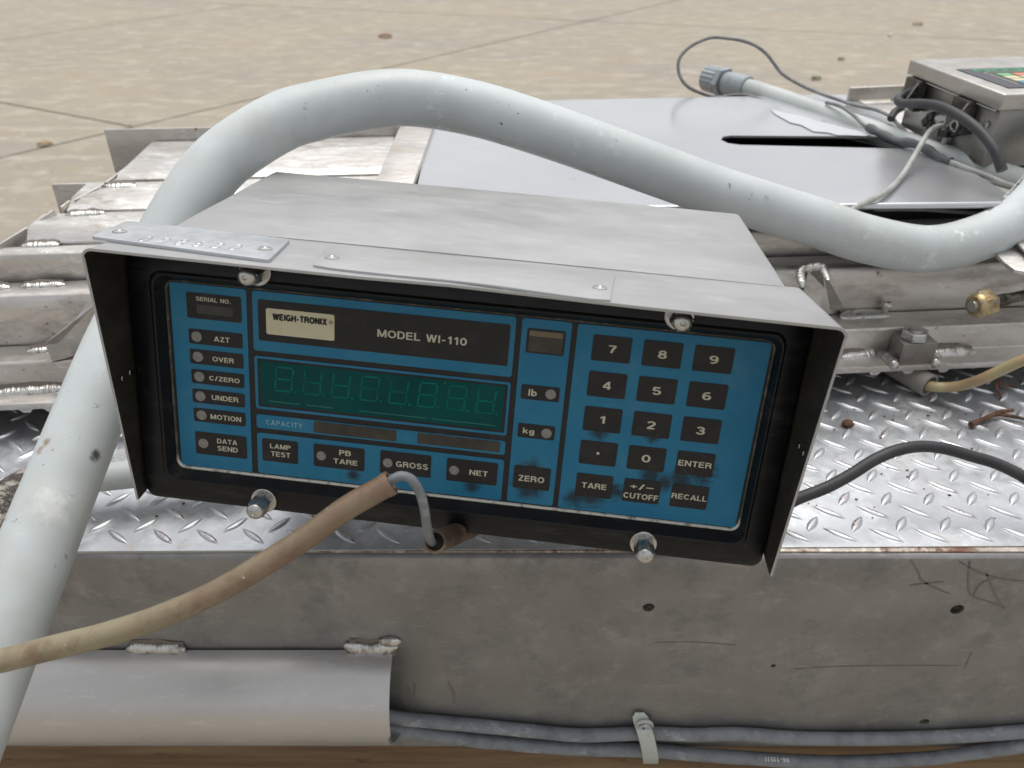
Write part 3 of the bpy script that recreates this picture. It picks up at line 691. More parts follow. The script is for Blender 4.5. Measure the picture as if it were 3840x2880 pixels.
# scalloped burrs hanging under the flange
for px in (3290, 3420, 3560, 95, 185):
    zt_ = -.440 * KF; p = at(px, 1405 if px > 1000 else 1538, zt_); a = aof(p)
    b = B(); b.prism([loc2(a - .006, .652 * KF + .0004, zt_), loc2(a - .003, .652 * KF + .0004, zt_ - .0035), loc2(a + .003, .652 * KF + .0004, zt_ - .0035), loc2(a + .006, .652 * KF + .0004, zt_)], e2 * .004); b.build('flange_burr', RAIL, frame, smooth=0)
def slat_end(px, py, z): return aof(at(px, py, z * KF))
ends = [-.70, -.60, slat_end(105, 849, -.305), slat_end(253, 751, -.296), slat_end(380, 675, -.291)]
# (v front joint, v fold, z base, z top, v back)
ext('slat', RAIL, -.72, A1, [(.7155, -.430), (.7155, -.402), (.7150, -.375), (.7165, -.356), (.7200, -.350), (.7260, -.348), (.7480, -.348), (.7480, -.430)], .001)
ext('slat', STEP, -.62, A1, [(.7520, -.430), (.7520, -.347), (.7505, -.330), (.7530, -.3205), (.7580, -.3185), (.7700, -.3185), (.7700, -.430)], .001)
a_strip = aof(at(1466, 560, -.285 * KF))
ext('slat', STEP, ends[2], a_strip, [(.7745, -.430), (.7745, -.3175), (.7880, -.307), (.7920, -.305), (.8260, -.305), (.8260, -.430)], .0012)
ext('slat', STEP, ends[3], a_strip, [(.8300, -.430), (.8300, -.304), (.8480, -.298), (.8520, -.296), (.8960, -.296), (.8960, -.430)], .0012)
ext('slat', STEP, ends[4] + .01, a_strip, [(.9005, -.430), (.9005, -.295), (.9100, -.2915), (.9140, -.291), (1.040, -.291), (1.040, -.430)], .0012)
GRIME = flat('painted_shade', '#2a2622', .8)  # shade under sheet and frame put into one near-black colour
ext('tray', GRIME, -.08, A1, [(.7720, -.430), (.7720, -.320), (.775, -.320), (.775, -.345), (1.16, -.345), (1.16, -.292), (1.163, -.292), (1.163, -.430)], 0, label='tray under the cover sheet with its shade painted dark')
# back upright plates at the left end
def upright(px0, py0, px1, py1, pyb, zb, Y, thick=.004, botp=None):
    p0 = ay(px0, py0, Y); p1 = Vector((ay(px1, py1, Y).x, Y + math.tan(psi) * (ay(px1, py1, Y).x - p0.x), p0.z))
    d = ray(*botp); pb2 = CAM + d * (Y / d.y)
    b = B(); b.prism([p0, p1, Vector((p1.x, p1.y, pb2.z)), pb2], e2 * thick); return b.build('upright_plate', RAIL, frame, bevel=.0008)
upright(388, 487, 1505, 470, 0, 0, ay(600, 530, 1).y * 0 + .925, botp=(432, 648))
upright(192, 692, 420, 680, 0, 0, .79, botp=(228, 812))
# end gussets along the left ends of the slats
def gusset(pts, th=.004):
    P = [at(x, y, z * KF) for x, y, z in pts]
    b = B(); b.prism([p for p in P], e1 * th); b.build('end_plate', RAIL, frame, bevel=.0008)
def end_plate(tops, bots, th=.003):
    T = [at(x, y, z * KF) for x, y, z in tops]; a, c = T[0], T[-1]; n_ = Vector((c.y - a.y, -(c.x - a.x), 0)); Bp = []
    for x, y in bots: d = ray(x, y); Bp.append(CAM + d * ((a - CAM).dot(n_) / d.dot(n_)))
    b = B(); b.prism(T + Bp, n_.normalized() * th); b.build('end_plate', RAIL, frame, bevel=.0008)
end_plate([(-60, 945, -.318), (98, 849, -.306)], [(98, 912), (40, 940), (-60, 1000)])
end_plate([(112, 842, -.307), (195, 785, -.299)], [(208, 800), (222, 832), (134, 842)])
end_plate([(222, 775, -.299), (254, 750, -.297)], [(252, 815), (236, 806)])
end_plate([(272, 748, -.297), (384, 686, -.292)], [(384, 692), (290, 748)])
end_plate([(388, 684, -.292), (480, 617, -.2915)], [(482, 628), (400, 688)])
# slanted stay at left
def bar(p0, p1, wdt, hgt, mat, name, parent, bev=.0015):
    d = (p1 - p0).normalized(); s = d.cross(Vector((0, 0, 1))).normalized(); u = s.cross(d)
    b = B(); rr = []
    for p in (p0, p1): rr.append([p - s * wdt / 2, p + s * wdt / 2, p + s * wdt / 2 - u * hgt, p - s * wdt / 2 - u * hgt])
    b.loft(rr); return b.build(name, mat, parent, bevel=bev)
def stay(f0, f1, r0, r1, zf, zr):
    """solid wedge strut: front pixels f0,f1 and rear pixels r0,r1 of its top face"""
    T = [at(*f0, zf * KF), at(*f1, zf * KF), at(*r1, zr * KF), at(*r0, zr * KF)]
    zb = H - .4015 * KF
    b = B(); b.loft([[Vector((p.x, p.y, zb)) for p in T], T]); b.build('strut', RAIL, frame, bevel=.0008)
stay((168, 1292), (216, 1284), (395, 1108), (350, 1105), -.383, -.3465)
stay((3112, 1164), (3168, 1156), (3084, 1006), (3030, 1012), -.3965, -.3465)
# welds
def wz(px, py, z): return at(px, py, z * KF)
weld(frame, [wz(-40, 1480, -.4335), wz(60, 1472, -.4325), wz(130, 1466, -.4315), wz(235, 1456, -.4315)], .0085, .003, (0, -.6, .8), .0022)
weld(frame, [wz(112, 1316, -.4015), wz(185, 1308, -.4015)], .0065, .002, (0, -.4, .9), .002)
weld(frame, [wz(88, 1074, -.3475), wz(235, 1067, -.3475)], .0065, .002, (0, -.4, .9), .002)
weld(frame, [wz(-30, 1080, -.3475), wz(30, 1078, -.3475)], .0065, .002, (0, -.4, .9), .002)
weld(frame, [wz(90, 922, -.3180), wz(215, 918, -.3180)], .0065, .002, (0, -.4, .9), .002)
weld(frame, [wz(255, 807, -.3050), wz(385, 801, -.3050)], .007, .0025, (0, -.4, .9), .002)
weld(frame, [wz(388, 701, -.2960), wz(505, 697, -.2960)], .007, .002, (0, -.4, .9), .002)
weld(frame, [wz(3165, 1341, -.4325), wz(3240, 1334, -.4320), wz(3285, 1322, -.432)], .0085, .003, (0, -.6, .8), .0022)
weld(frame, [wz(3480, 1331, -.4320), wz(3560, 1324, -.4315), wz(3650, 1320, -.4315)], .0085, .003, (0, -.6, .8), .0022)
weld(frame, [wz(3160, 1187, -.4015), wz(3240, 1180, -.4015), wz(3330, 1178, -.4015)], .0105, .002, (0, -.4, .9), .0022)
weld(frame, [ad(3008, 1070, .70), ad(3004, 1015, .706), ad(3060, 1000, .712), ad(3082, 1000, .712), ad(3105, 1048, .702)], .0058, .0022, (0, -.8, .6), .0018, tint=False)
b = B(); b.blob(wz(3322, 1150, -.392), .005, (1, 1, 1.2), jit=.2); b.build('weld_bead', WELD, frame)
# tapped block with hex nut on the lower flange
p = wz(3440, 1378, -.4335); ab = aof(p); vb = .654
blk = B(); blk.loft([[loc2(ab - .0165, vb * KF, -.4332 * KF), loc2(ab + .0165, vb * KF, -.4332 * KF), loc2(ab + .0165, .6795 * KF, -.4332 * KF), loc2(ab - .0165, .6795 * KF, -.4332 * KF)],
                     [loc2(ab - .0175, vb * KF, -.4085 * KF), loc2(ab + .0175, vb * KF, -.4085 * KF), loc2(ab + .0165, .6795 * KF, -.4085 * KF), loc2(ab - .0165, .6795 * KF, -.4085 * KF)]])
BLKM = metal('machined_block', '#8e8a85', '#7d7873', dirt='#6e5a50', light='#a9a6a1', rough=.45, sc=20, metal_=.8, bump=.15)
block = blk.build('tapped_block', BLKM, frame, bevel=.0006)
nb = B(); c = loc2(ab - .002, .667 * KF, -.4085 * KF); nb.lathe(c, (0, 0, 1), [(0, .0115), (.0008, .0125), (.008, .0125), (.0092, .0112)], n=6, rot=.25)
nb.build('hex_nut', NUT, block, smooth=30)
B().lathe(c + Vector((0, 0, .009)), (0, 0, 1), [(0, .0068), (.0014, .0066), (.0016, .0058)], n=20).build('stud_end', NUT, block)
for dx in (-.0215, .0205):
    b = B(); b.blob(loc2(ab + dx, .6545 * KF, -.4325 * KF), .0055, (1, 1, 1)); b.lathe(loc2(ab + dx, .6545 * KF, -.431 * KF), e2 + Vector((-.2, 0, .1)), [(0, .005), (.012, .0045)], n=12)
    b.build('tack_weld', NUT, frame)
# bar strip lying in depth between slats and sheet
st0 = [at(x, y, -.283 * KF) for x, y in ((1405, 700), (1545, 720), (1630, 473), (1508, 468))]
B().prism([p - Vector((0, 0, .014)) for p in st0], (0, 0, .018)).build('side_bar', RAIL, frame, bevel=.0015)
# rear rail at right
r0, r1 = at(3180, 378, -.285 * KF), at(4300, 330, -.285 * KF)
b = B(); b.prism([r0, r1, r1 + Vector((0, 0, .017)), r0 + Vector((0, 0, .017))], e2 * .006); b.build('rear_rail', RAIL, frame, bevel=.001)
# rear deck panel right of the sheet
pp = [at(x, y, -.291 * KF) for x, y in ((3188, 382), (4200, 352), (4400, 780), (3800, 780))]
B().prism([p - Vector((0, 0, .003)) for p in pp], (0, 0, .003)).build('deck_panel', STEP, frame, smooth=0)
ext('gap_blocker', GRIME, -.70, A1 - .02, [(.735, -.4395), (.735, -.4690), (.790, -.4690), (.790, -.4395)], 0)  # dark bar added to block light from behind under the frame
# foot plates so the frame stands on the tread plate
for a in (-.6, -.2, .2, .6):
    B().prism([loc2(a - .02, .72 * KF, -.4405 * KF), loc2(a + .02, .72 * KF, -.4405 * KF), loc2(a + .02, .80 * KF, -.4405 * KF), loc2(a - .02, .80 * KF, -.4405 * KF)], (0, 0, -(.432 - .4405 * KF) if False else (-.4318 + .4405 * KF))).build('foot', RAIL, frame, smooth=0)

# ------------------------------------------------------------------ cover sheet with slot
zs = -.285 * KF
cp = [at(x, y, zs) for x, y in ((1548, 778), (3822, 754), (3186, 354), (2050, 376), (1632, 384))]
sheet = B(); sheet.prism([p - Vector((0, 0, .0025)) for p in cp], (0, 0, .0025))
so = one(sheet, 'cover_sheet', SHEET, 'smooth bluish stainless cover sheet with a long pointed slot, under the big pipe', 'metal sheet', smooth=30)
sl_ = [at(x, y, zs) for x, y in ((2703, 524), (2712, 512), (2740, 508), (3290, 512), (3402, 558), (2775, 543), (2730, 537))]
cb = B(); cb.prism([p - Vector((0, 0, .02)) for p in sl_], (0, 0, .03)); bool_mesh(so, cb)
fe = (cp[1] - cp[0]).normalized()
B().tube([cp[0] + fe * .001 - Vector((0, .0005, .0032)), cp[1] - fe * .001 - Vector((0, .0005, .0032))], .0034, n=16).build('rolled_edge', SHEET, so, smooth=60)
fl = B(); P0 = [at(x, y, zs) + Vector((0, 0, .0012)) for x, y in ((2890, 412), (2960, 432), (3010, 440), (3060, 458), (3120, 470), (3170, 486), (3215, 494), (3262, 512))]
P1 = [at(x, y, zs) + Vector((0, 0, .0008)) for x, y in ((2905, 430), (2962, 462), (3005, 472), (3050, 496), (3105, 500), (3140, 510), (3180, 510), (3240, 513))]
for i in range(len(P0) - 1): fl.prism([P0[i], P0[i + 1], P1[i + 1], P1[i]], (0, 0, .0003))
one(fl, 'plastic_film', FILM, 'ragged strip of pale plastic film peeling beside the small grey pipe', 'film', smooth=0)
# ------------------------------------------------------------------ big grey pvc pipe
D0 = .0445
pth = [(-330, 3300, .41), (-190, 2900, .425), (-58, 2560, .445), (157, 2005, .48), (243, 1787, .50), (400, 1400, .530), (485, 1210, .548), (568, 1030, .562), (640, 880, .573), (731, 728, .584), (841, 595, .595), (1034, 468, .606), (1183, 418, .615), (1478, 367, .632), (1750, 401, .645), (2035, 485, .658), (2445, 632, .680), (2702, 724, .692), (3052, 832, .712), (3230, 892, .722), (3425, 932, .73), (3552, 926, .735), (3690, 884, .74), (3786, 829, .745), (3882, 742, .75), (3972, 620, .757), (4050, 470, .765)]

P = smooth_path([ad(x, y, d) for x, y, d in pth], 8)
PVC = pvc_mat()
bigp = thing('conduit_pipe', 'thick pale grey bent pipe arching over the indicator from lower left to right edge', 'pipe', tuple(P[0]))
B().tube(P, D0 / 2, n=40, inner=D0 / 2 - .0035).build('pipe_body', PVC, bigp, smooth=60)
# printing along the pipe
def pipe_text(s, path, r, s0, s1, hgt, twist, mat, parent, name='lettering', thick=.075, flip=False):
    V, F = stroke_text(s, thick); xs = [v[0] for v in V]; ax, bx = min(xs), max(xs); ay_, by = 0.0, 1.0; n = len(path) - 1; oo = origin_of(parent); out = []
    for vx_, vy_, la in V:
        t = (vx_ - ax) / (bx - ax); q = s0 + (s1 - s0) * t; k = min(int(q), n - 1); f = q - k
        c = path[k].lerp(path[k + 1], f); tg = (path[k + 1] - path[k]).normalized()
        view = (CAM - c); view = (view - tg * view.dot(tg)).normalized(); up = tg.cross(view).normalized()
        if flip: up = -up
        th = twist + (vy_ - .5) * hgt / r
        out.append(tuple(c + (view * math.cos(th) + up * math.sin(th)) * (r + .00035 + la * .00002) - oo))
    me = bpy.data.meshes.new(name); me.from_pydata(out, [], F)
    return link(name, me, mat, parent, None, 0)
iE = min(range(len(P)), key=lambda i: (project(P[i])[0] - 3720) ** 2 + (project(P[i])[1] - 870) ** 2)
pipe_text('SCH 40 CONDUIT (UL) 90', P, D0 / 2, iE, iE + 26, .0042, 1.12, flat('print_grey', '#55565a'), bigp, flip=True)

# ------------------------------------------------------------------ small pipe with end fitting
Q = smooth_path([ad(x, y, d) for x, y, d in ((2668, 296, 1.172), (2860, 348, 1.10), (3120, 440, 1.0), (3420, 548, .90), (3700, 640, .83), (3960, 722, .775), (4150, 785, .74))], 6)
smp = thing('small_conduit', 'slim grey pipe with ribbed end fitting lying across the stainless sheet', 'pipe', tuple(Q[0]))
B().tube(Q[2:], .0131, n=28, inner=.0108).build('pipe_body', PVC2, smp, smooth=60)
ax = (Q[4] - Q[0]).normalized(); o_ = Q[0]
B().lathe(o_ + ax * .030, ax, [(0, .0150), (.002, .0158), (.022, .0165), (.042, .0160), (.0425, .0133)], n=28).build('fitting_collar', CAPM, smp, smooth=35)
B().lathe(o_ + ax * .018, ax, [(0, .0205), (.001, .0215), (.009, .0215), (.010, .0205)], n=6, rot=.4).build('fitting_hex', CAPM, smp, smooth=30)
B().lathe(o_ - ax * .010, ax, [(0, .015), (.002, .0190), (.018, .0195), (.027, .0195), (.028, .018)], n=36, star=.07).build('fitting_cap', CAPM, smp, smooth=25)
B().tube([o_ + ax * .02 - Vector((0, 0, .012)), o_ + ax * .027 - Vector((-.001, .002, .040))], .0042, n=12).build('amber_stub', HOSE, smp)

# ------------------------------------------------------------------ cables and hoses
def cable(name, pts, r, mat, label, cat='cable', n=12, per=6, extra=None, rj=0.0):
    P = smooth_path([ad(*q) for q in pts], per); b = B()
    rr = [r * (1 + random.uniform(-rj, rj)) for _ in P] if rj else r
    b.tube(P, rr, n=n); o = one(b, name, mat, label, cat, smooth=60); return o, P
cable('looped_wire', [(3400, 500, .925), (3340, 440, .97), (3285, 412, 1.0), (3210, 396, 1.02), (3155, 378, 1.04), (3080, 352, 1.06), (3005, 320, 1.08), (2935, 278, 1.09), (2900, 235, 1.09), (2872, 200, 1.09), (2830, 170, 1.09), (2780, 152, 1.09), (2720, 143, 1.09), (2670, 141, 1.09), (2620, 157, 1.09), (2578, 183, 1.09), (2550, 216, 1.09), (2543, 252, 1.09), (2552, 290, 1.09), (2580, 325, 1.09), (2632, 350, 1.095), (2692, 365, 1.10), (2755, 357, 1.095), (2805, 358, 1.085), (2860, 376, 1.07), (2925, 395, 1.055), (2990, 415, 1.035), (3060, 452, 1.01), (3120, 488, .985), (3190, 520, .955), (3260, 535, .94), (3330, 560, .925), (3400, 582, .905)], .0023, WIRE, 'thin grey wire standing in an open loop above the small pipe fitting', per=8)
ws = thing('spliced_wire', 'grey wire with thick dark splice sleeve draped on the small pipe', 'cable', tuple(ad(3250, 478, .91)))
P = smooth_path([ad(*q) for q in ((3098, 384, 1.0), (3150, 398, .975), (3200, 432, .95), (3240, 470, .93), (3262, 482, .925))], 6); B().tube(P, .0022, n=10).build('wire_lead', WIRE, ws)
P = smooth_path([ad(*q) for q in ((3256, 478, .925), (3300, 500, .905), (3355, 528, .885), (3430, 540, .865), (3490, 568, .85), (3530, 598, .838), (3565, 608, .83))], 6); B().tube(P, [.0048 * (1 + .12 * math.sin(i * .9)) for i in range(len(P))], n=14).build('splice_sleeve', SPL, ws)
P = smooth_path([ad(*q) for q in ((3555, 604, .832), (3620, 630, .815), (3690, 656, .80), (3770, 690, .785), (3860, 720, .77))], 6); B().tube(P, .0030, n=10).build('wire_tail', WIREP, ws)
cable('pale_wire', [(3538, 540, .865), (3552, 500, .86), (3545, 476, .855), (3522, 472, .845), (3490, 488, .83), (3455, 540, .815), (3420, 600, .80), (3385, 655, .782), (3340, 705, .752), (3290, 738, .732), (3230, 768, .722), (3170, 800, .717), (3120, 830, .715)], .0028, WIREP, 'pale grey cable curving from the box fitting down over the sheet edge')
cable('wire_offcut', [(3280, 786, .775), (3450, 786, .777), (3560, 792, .775), (3700, 802, .77), (3800, 806, .768)], .0020, WIREP, 'pale wire lying in the gap below the sheet, behind the big pipe')
cable('power_cable', [(3340, 446, .955), (3358, 418, .96), (3395, 398, .965), (3440, 392, .975)], .0046, BLACKC, 'short bend of black cable behind the corner of the small steel box')
cable('black_cable', [(2860, 1920, .60), (2940, 1895, .60), (3000, 1867, .60), (3100, 1828, .60), (3190, 1780, .60), (3280, 1724, .602), (3370, 1687, .605), (3460, 1674, .61), (3550, 1684, .612), (3640, 1710, .612), (3740, 1740, .61), (3850, 1796, .605), (3960, 1880, .60)], .0047, BLACKC, 'black cable arching over the tread plate right of the indicator', n=18)
# amber hose in front with thin cable
hs_ = thing('amber_hose', 'dirty amber tube sweeping across the front of the indicator from the left edge', 'hose', tuple(ad(-100, 2500, .385)))
HP = smooth_path([ad(*q) for q in ((-330, 2500, .385), (-150, 2500, .385), (0, 2478, .385), (200, 2428, .385), (400, 2378, .385), (600, 2312, .385), (800, 2225, .385), (1000, 2110, .385), (1150, 2014, .385), (1300, 1905, .385), (1445, 1822, .385))], 8)
def lump(P, r, amp, f): return [r * (1 + amp * mnoise.noise(Vector((i * f, 3.1, 1.7)))) for i in range(len(P))]
tb = B(); rr = lump(HP, .0061, .03, .22)
tb.tube(HP, rr, n=28); 
hose = tb.build('hose_body', HOSE, hs_, smooth=60)
dE = (HP[-1] - HP[-3]).normalized()
B().tube([HP[-1] - dE * .0002, HP[-1] + dE * .0035], .0064, n=28, inner=.0047).build('hose_mouth', HOSE, hs_)
B().lathe(HP[-1], dE, [(0.0002, .0050), (.0006, .0048)], n=20).build('hose_bore', DARK, hs_)
cable('signal_cable', [(1440, 1828, .385), (1470, 1800, .384), (1505, 1785, .383), (1545, 1800, .384), (1575, 1850, .388), (1592, 1910, .392), (1600, 1970, .400), (1616, 2028, .416), (1640, 2045, .43)], .00245, CABLE, 'thin grey cable looping from the amber tube down to the brown stub', n=18, per=8)
stb = thing('hose_stub', 'short dirty brown tube stub poking out under the black bezel', 'hose', tuple(ad(1640, 2040, .405)))
s0_, s1_ = ad(1630, 2032, .415), ad(1740, 1990, .49)
dS = (s1_ - s0_).normalized()
B().tube([s0_, s0_ + dS * .02, s1_, s1_ + dS * .03], .0064, n=24, inner=.0050).build('stub_body', HOSED, stb)
B().lathe(s0_ + dS * .004, dS, [(0, .0050), (.001, .0050)], n=18).build('stub_bore', DARK, stb)
# grey tube and scuffed rubber bend at left
gt = ad(60, 1850, .60)
cable('grey_tube', [(150, 1830, .612), (250, 1805, .615), (400, 1788, .620), (560, 1772, .625), (760, 1755, .63), (900, 1745, .635)], .0115, PVC2, 'smooth grey tube lying on the tread plate behind the big pipe', 'tube', n=24)
cable('rubber_hose', [(-160, 2300, .50), (-95, 2120, .52), (-30, 1975, .55), (50, 1880, .58), (120, 1835, .600), (190, 1822, .612)], .0175, RUB, 'scuffed dark rubber hose bend at the left edge behind the big pipe', 'hose', n=24, per=10, rj=.02)
# conduit stub under the frame with red-amber hose
cs = thing('conduit_stub', 'open grey conduit end lying under the welded frame rail', 'pipe', tuple(at(3486, 1480, -.432)))
c0_ = at(3486, 1447, -.4195); c1_ = c0_ + Vector((-.052, .095, .002))
B().tube([c0_, c0_.lerp(c1_, .3), c1_, c1_ + (c1_ - c0_) * .6], .0118, n=28, inner=.0094).build('conduit_body', flat('conduit_brown_grey', '#8b857d', .6), cs)
cable('red_hose', [(3400, 1428, .80), (3486, 1448, .752), (3550, 1452, .742), (3610, 1445, .732), (3680, 1422, .715), (3760, 1385, .70), (3850, 1345, .685), (3960, 1310, .675)], .0050, HOSER, 'red and amber hose coming out of the conduit end at right', 'hose', n=18)
# bottom cables along the channel
YC = YW - .0068
def cabY(name, pts, r, mat, label, Y=YC):
    P = smooth_path([ay(x, y, Y if len(q) == 0 else q[0]) for x, y, *q in pts], 8); b = B(); b.tube(P, lump(P, r, .05, .3), n=22); o = one(b, name, mat, label, 'cable', 'grey cables along the channel', smooth=60); return o, P
cabY('channel_cable', [(1380, 2670, YC - .012), (1480, 2692, YC - .006), (1600, 2704), (1800, 2722), (2000, 2742), (2180, 2757), (2420, 2750), (2600, 2756), (2760, 2752), (3000, 2768), (3300, 2770), (3600, 2760), (3860, 2742), (4100, 2725)], .0060, CABLE, 'upper of two grey cables running along the bottom of the channel')
_, LC = cabY('channel_cable', [(1360, 2715, YC - .014), (1480, 2735, YC - .009), (1600, 2752, YC - .004), (1800, 2778, YC - .002), (2000, 2796), (2180, 2808), (2440, 2815), (2600, 2828), (2800, 2842), (3100, 2858), (3450, 2846), (3650, 2822), (3860, 2795), (4100, 2770)], .0062, CABLE, 'lower of two grey cables, printed with white digits')
lc = [o for o in COL.objects if o.get('label') == 'lower of two grey cables, printed with white digits'][0]
i0 = min(range(len(LC)), key=lambda i: abs(project(LC[i])[0] - 2925)); i1 = min(range(len(LC)), key=lambda i: abs(project(LC[i])[0] - 2830))
pipe_text('06-11511', LC, .0064, i0 + .2, i0 + .2 - (2922 - 2828) / max(1e-6, (project(LC[i0 + 1])[0] - project(LC[i0])[0])), .0036, -.05, flat('print_white', '#dedede'), lc, thick=.085, flip=False)
# clamp
cl_ = thing('cable_clamp', 'white nylon clamp with slotted screw holding the two channel cables', 'clamp', tuple(ay(2415, 2703, YW)))
sc_ = ay(2412, 2700, YW)
sb = B(); path = []
up = ay(2400, 2682, YW - .004); 
pts = [ay(2398, 2672, YW - .003), ay(2406, 2710, YW - .005), ay(2418, 2745, YW - .0135), ay(2430, 2790, YW - .0155), ay(2438, 2830, YW - .0145), ay(2440, 2850, YW - .011), ay(2440, 2862, YW - .002)]
SP = smooth_path(pts, 5); rings = []
for i, p in enumerate(SP):
    t = (SP[min(i + 1, len(SP) - 1)] - SP[max(i - 1, 0)]).normalized(); sx = Vector((1, 0, 0)); n_ = t.cross(sx).normalized()
    wv = .0072 if i > 2 else .0072 * (.55 + .2 * i)
    rings.append([p - sx * wv + n_ * .0006, p + sx * wv + n_ * .0006, p + sx * wv - n_ * .0006, p - sx * wv - n_ * .0006])
sb.loft(rings); sb.build('strap', NYL, cl_, bevel=.0003)
B().lathe(sc_ + Vector((0, -.0062, .002)), (0, -1, 0), [(0, .0082), (.0014, .0082)], n=28).build('washer', NYL, cl_, smooth=30)
scr = B().lathe(sc_ + Vector((0, -.0076, -.0008)), (0, -1, 0), [(0, .0072), (.001, .0074), (.0025, .0064), (.0036, .0040), (.0040, .0010)], n=28).build('screw', SCRW, cl_, smooth=50)
B().box(sc_ + Vector((0, -.0112, -.0008)), (.0014, .0022, .0118), Matrix.Rotation(R_(-18), 3, 'Y')).build('screw_slot', DARK, scr, smooth=0)

# ------------------------------------------------------------------ threaded rod with nut
nc = ad(3682, 1141, .722); nr = ad(3840, 1108, .735); axn = (nr - nc).normalized()
rod = thing('threaded_rod', 'oily threaded rod with yellowish lock nut lying on the rail at the right', 'bolt', tuple(nc))
B().lathe(nc - axn * .010, axn, [(0, .0085), (.002, .0108), (.006, .0115)], n=24).build('nut_collar', ZINC, rod)
B().lathe(nc - axn * .005, axn, [(0, .0118), (.0012, .0130), (.0135, .0130), (.015, .0118)], n=6, rot=.5).build('lock_nut', ZINC, rod, smooth=30)
B().lathe(nc - axn * .0125, axn, [(0, .0050), (.004, .0056)], n=20).build('rod_end', NUT, rod)
pr = []; t = .008
while t < .030: pr += [(t, .0050), (t + .0007, .0058)]; t += .0014
pr += [(t, .0053), (t + .18, .0053)]
B().lathe(nc, axn, pr, n=20).build('thread', THR, rod, smooth=25)
# rounded pale plate at right edge
cz = -.285 * KF
pl = [at(x, y, -.30) for x, y in ((3738, 952), (3770, 985), (3805, 1010), (3860, 1020), (4000, 1010), (4000, 850), (3840, 880))]
one(B().prism([p - Vector((0, 0, .004)) for p in pl], (0, 0, .004)), 'round_cornered_plate', STEP, 'pale flat plate with rounded corner at the right edge below the big pipe', 'metal plate', bevel=.001)
pl = [at(x, y, -.293) for x, y in ((3818, 912), (3850, 945), (3980, 950), (3980, 860), (3840, 880))]
one(B().prism([p - Vector((0, 0, .003)) for p in pl], (0, 0, .003)), 'top_plate', STEP, 'small raised plate resting on the rounded plate at the right edge', 'metal plate', bevel=.001)

# ------------------------------------------------------------------ twigs and debris on the tread plate
def twig(paths, r, label, mat=BARK):
    b = B()
    for pts in paths:
        P = smooth_path([at(x, y, zp + h) for x, y, h in pts], 4); b.tube(P, [r * (1 - .45 * i / len(P)) * random.uniform(.85, 1.15) for i in range(len(P))], n=8)
    return one(b, 'twig', mat, label, 'twig', smooth=60)
twig([[(3640, 1592, .004), (3680, 1575, .004), (3735, 1555, .005), (3800, 1562, .004), (3870, 1578, .004)], [(3700, 1568, .004), (3750, 1545, .007), (3800, 1538, .009)]], .0026, 'forked brown twig lying on the tread plate at the right edge')
twig([[(3740, 1420, .008), (3735, 1450, .006), (3745, 1470, .004), (3755, 1490, .003)], [(3742, 1435, .007), (3780, 1445, .004), (3815, 1455, .004)]], .0018, 'thin dark twig on the tread plate below the red hose')
b = B(); b.blob(at(3178, 1598, zp) + Vector((0, 0, .003)), .0042, (1.3, 1, .8), jit=.3)
one(b, 'bark_crumb', BARK, 'reddish crumb on the tread plate just right of the hood side', 'crumb')
twig([[(2806, 830, .10), (2830, 838, .10), (2860, 845, .10)]], .0008, 'wisp of dry straw caught on the underside of the big pipe', LEAFT) if False else None

g = B()
for i in range(260):
    x, y = random.uniform(-.55, .6), random.uniform(.45, .62)
    g.blob(Vector((x, y, H + zp + .0004)), random.uniform(.0004, .0011), (1.3, 1, .7), n=5, m=4, jit=.3)
go = g.build('grit', BARK, smooth=0); tag(go, 'fine dark grit scattered over the tread plate', 'grit', kind='stuff')
g = B()
for i in range(420):
    x, y = random.uniform(-4, 5), random.uniform(1.6, 8.5)
    g.blob(Vector((x, y, .001)), random.uniform(.001, .0035) * (.5 if random.random() < .7 else 1), (1.4, 1, .6), n=5, m=4, jit=.3)
go = g.build('gravel_bits', flat('gravel_grey', '#8d8474', .9), smooth=0); tag(go, 'small stones and crumbs scattered on the concrete', 'gravel', kind='stuff')
# ------------------------------------------------------------------ second instrument: small steel box
zl = -.185; zb_ = zs
A_ = at(3413, 222, zl); Bf = at(3769, 354, zl)
dv = Vector((A_.x - Bf.x, A_.y - Bf.y, 0)); depth_ = dv.length; dv.normalize(); rt = Vector((dv.y, -dv.x, 0))
Mx = Matrix(((rt.x, dv.x, 0, Bf.x), (rt.y, dv.y, 0, Bf.y), (0, 0, 1, H + zb_ + .0005), (0, 0, 0, 1)))
bx = thing('weighing_terminal', 'small brushed steel instrument box with colourful keypad lid at upper right', 'instrument box', mat=Mx)
hb = zl - zb_ - .0005; W2 = .24; lh = .0165
B().box((W2 / 2, depth_ / 2, (hb - lh) / 2), (W2 - .012, depth_ - .012, hb - lh - .0006)).build('body', BOXM, bx, local=True, bevel=.003)
lid = B().box((W2 / 2, depth_ / 2, hb - lh / 2), (W2, depth_, lh)).build('lid', BOXL, bx, local=True, bevel=.0022, seg=3)
def on_lid(px, py):
    p = at(px, py, zl) - Vector((Bf.x, Bf.y, 0)); return (p.dot(rt), p.dot(dv))
k0 = on_lid(3583, 262); k1 = on_lid(3787, 332)
ku0, kv1 = k0[0], k0[1]; ku1, kv0 = W2 - .012, k1[1]
ku0 = (k0[0] + k1[0]) / 2
B().box(((ku0 + ku1) / 2, (kv0 + kv1) / 2, hb + .0004), (ku1 - ku0, kv1 - kv0, .0008)).build('keypad', KPD, bx, local=True)
g0 = on_lid(3672, 275); g1 = on_lid(3800, 320)
gy1, gy0 = g0[1], g1[1]; gx0 = ku0 + .018
fr = B(); t_ = .0010
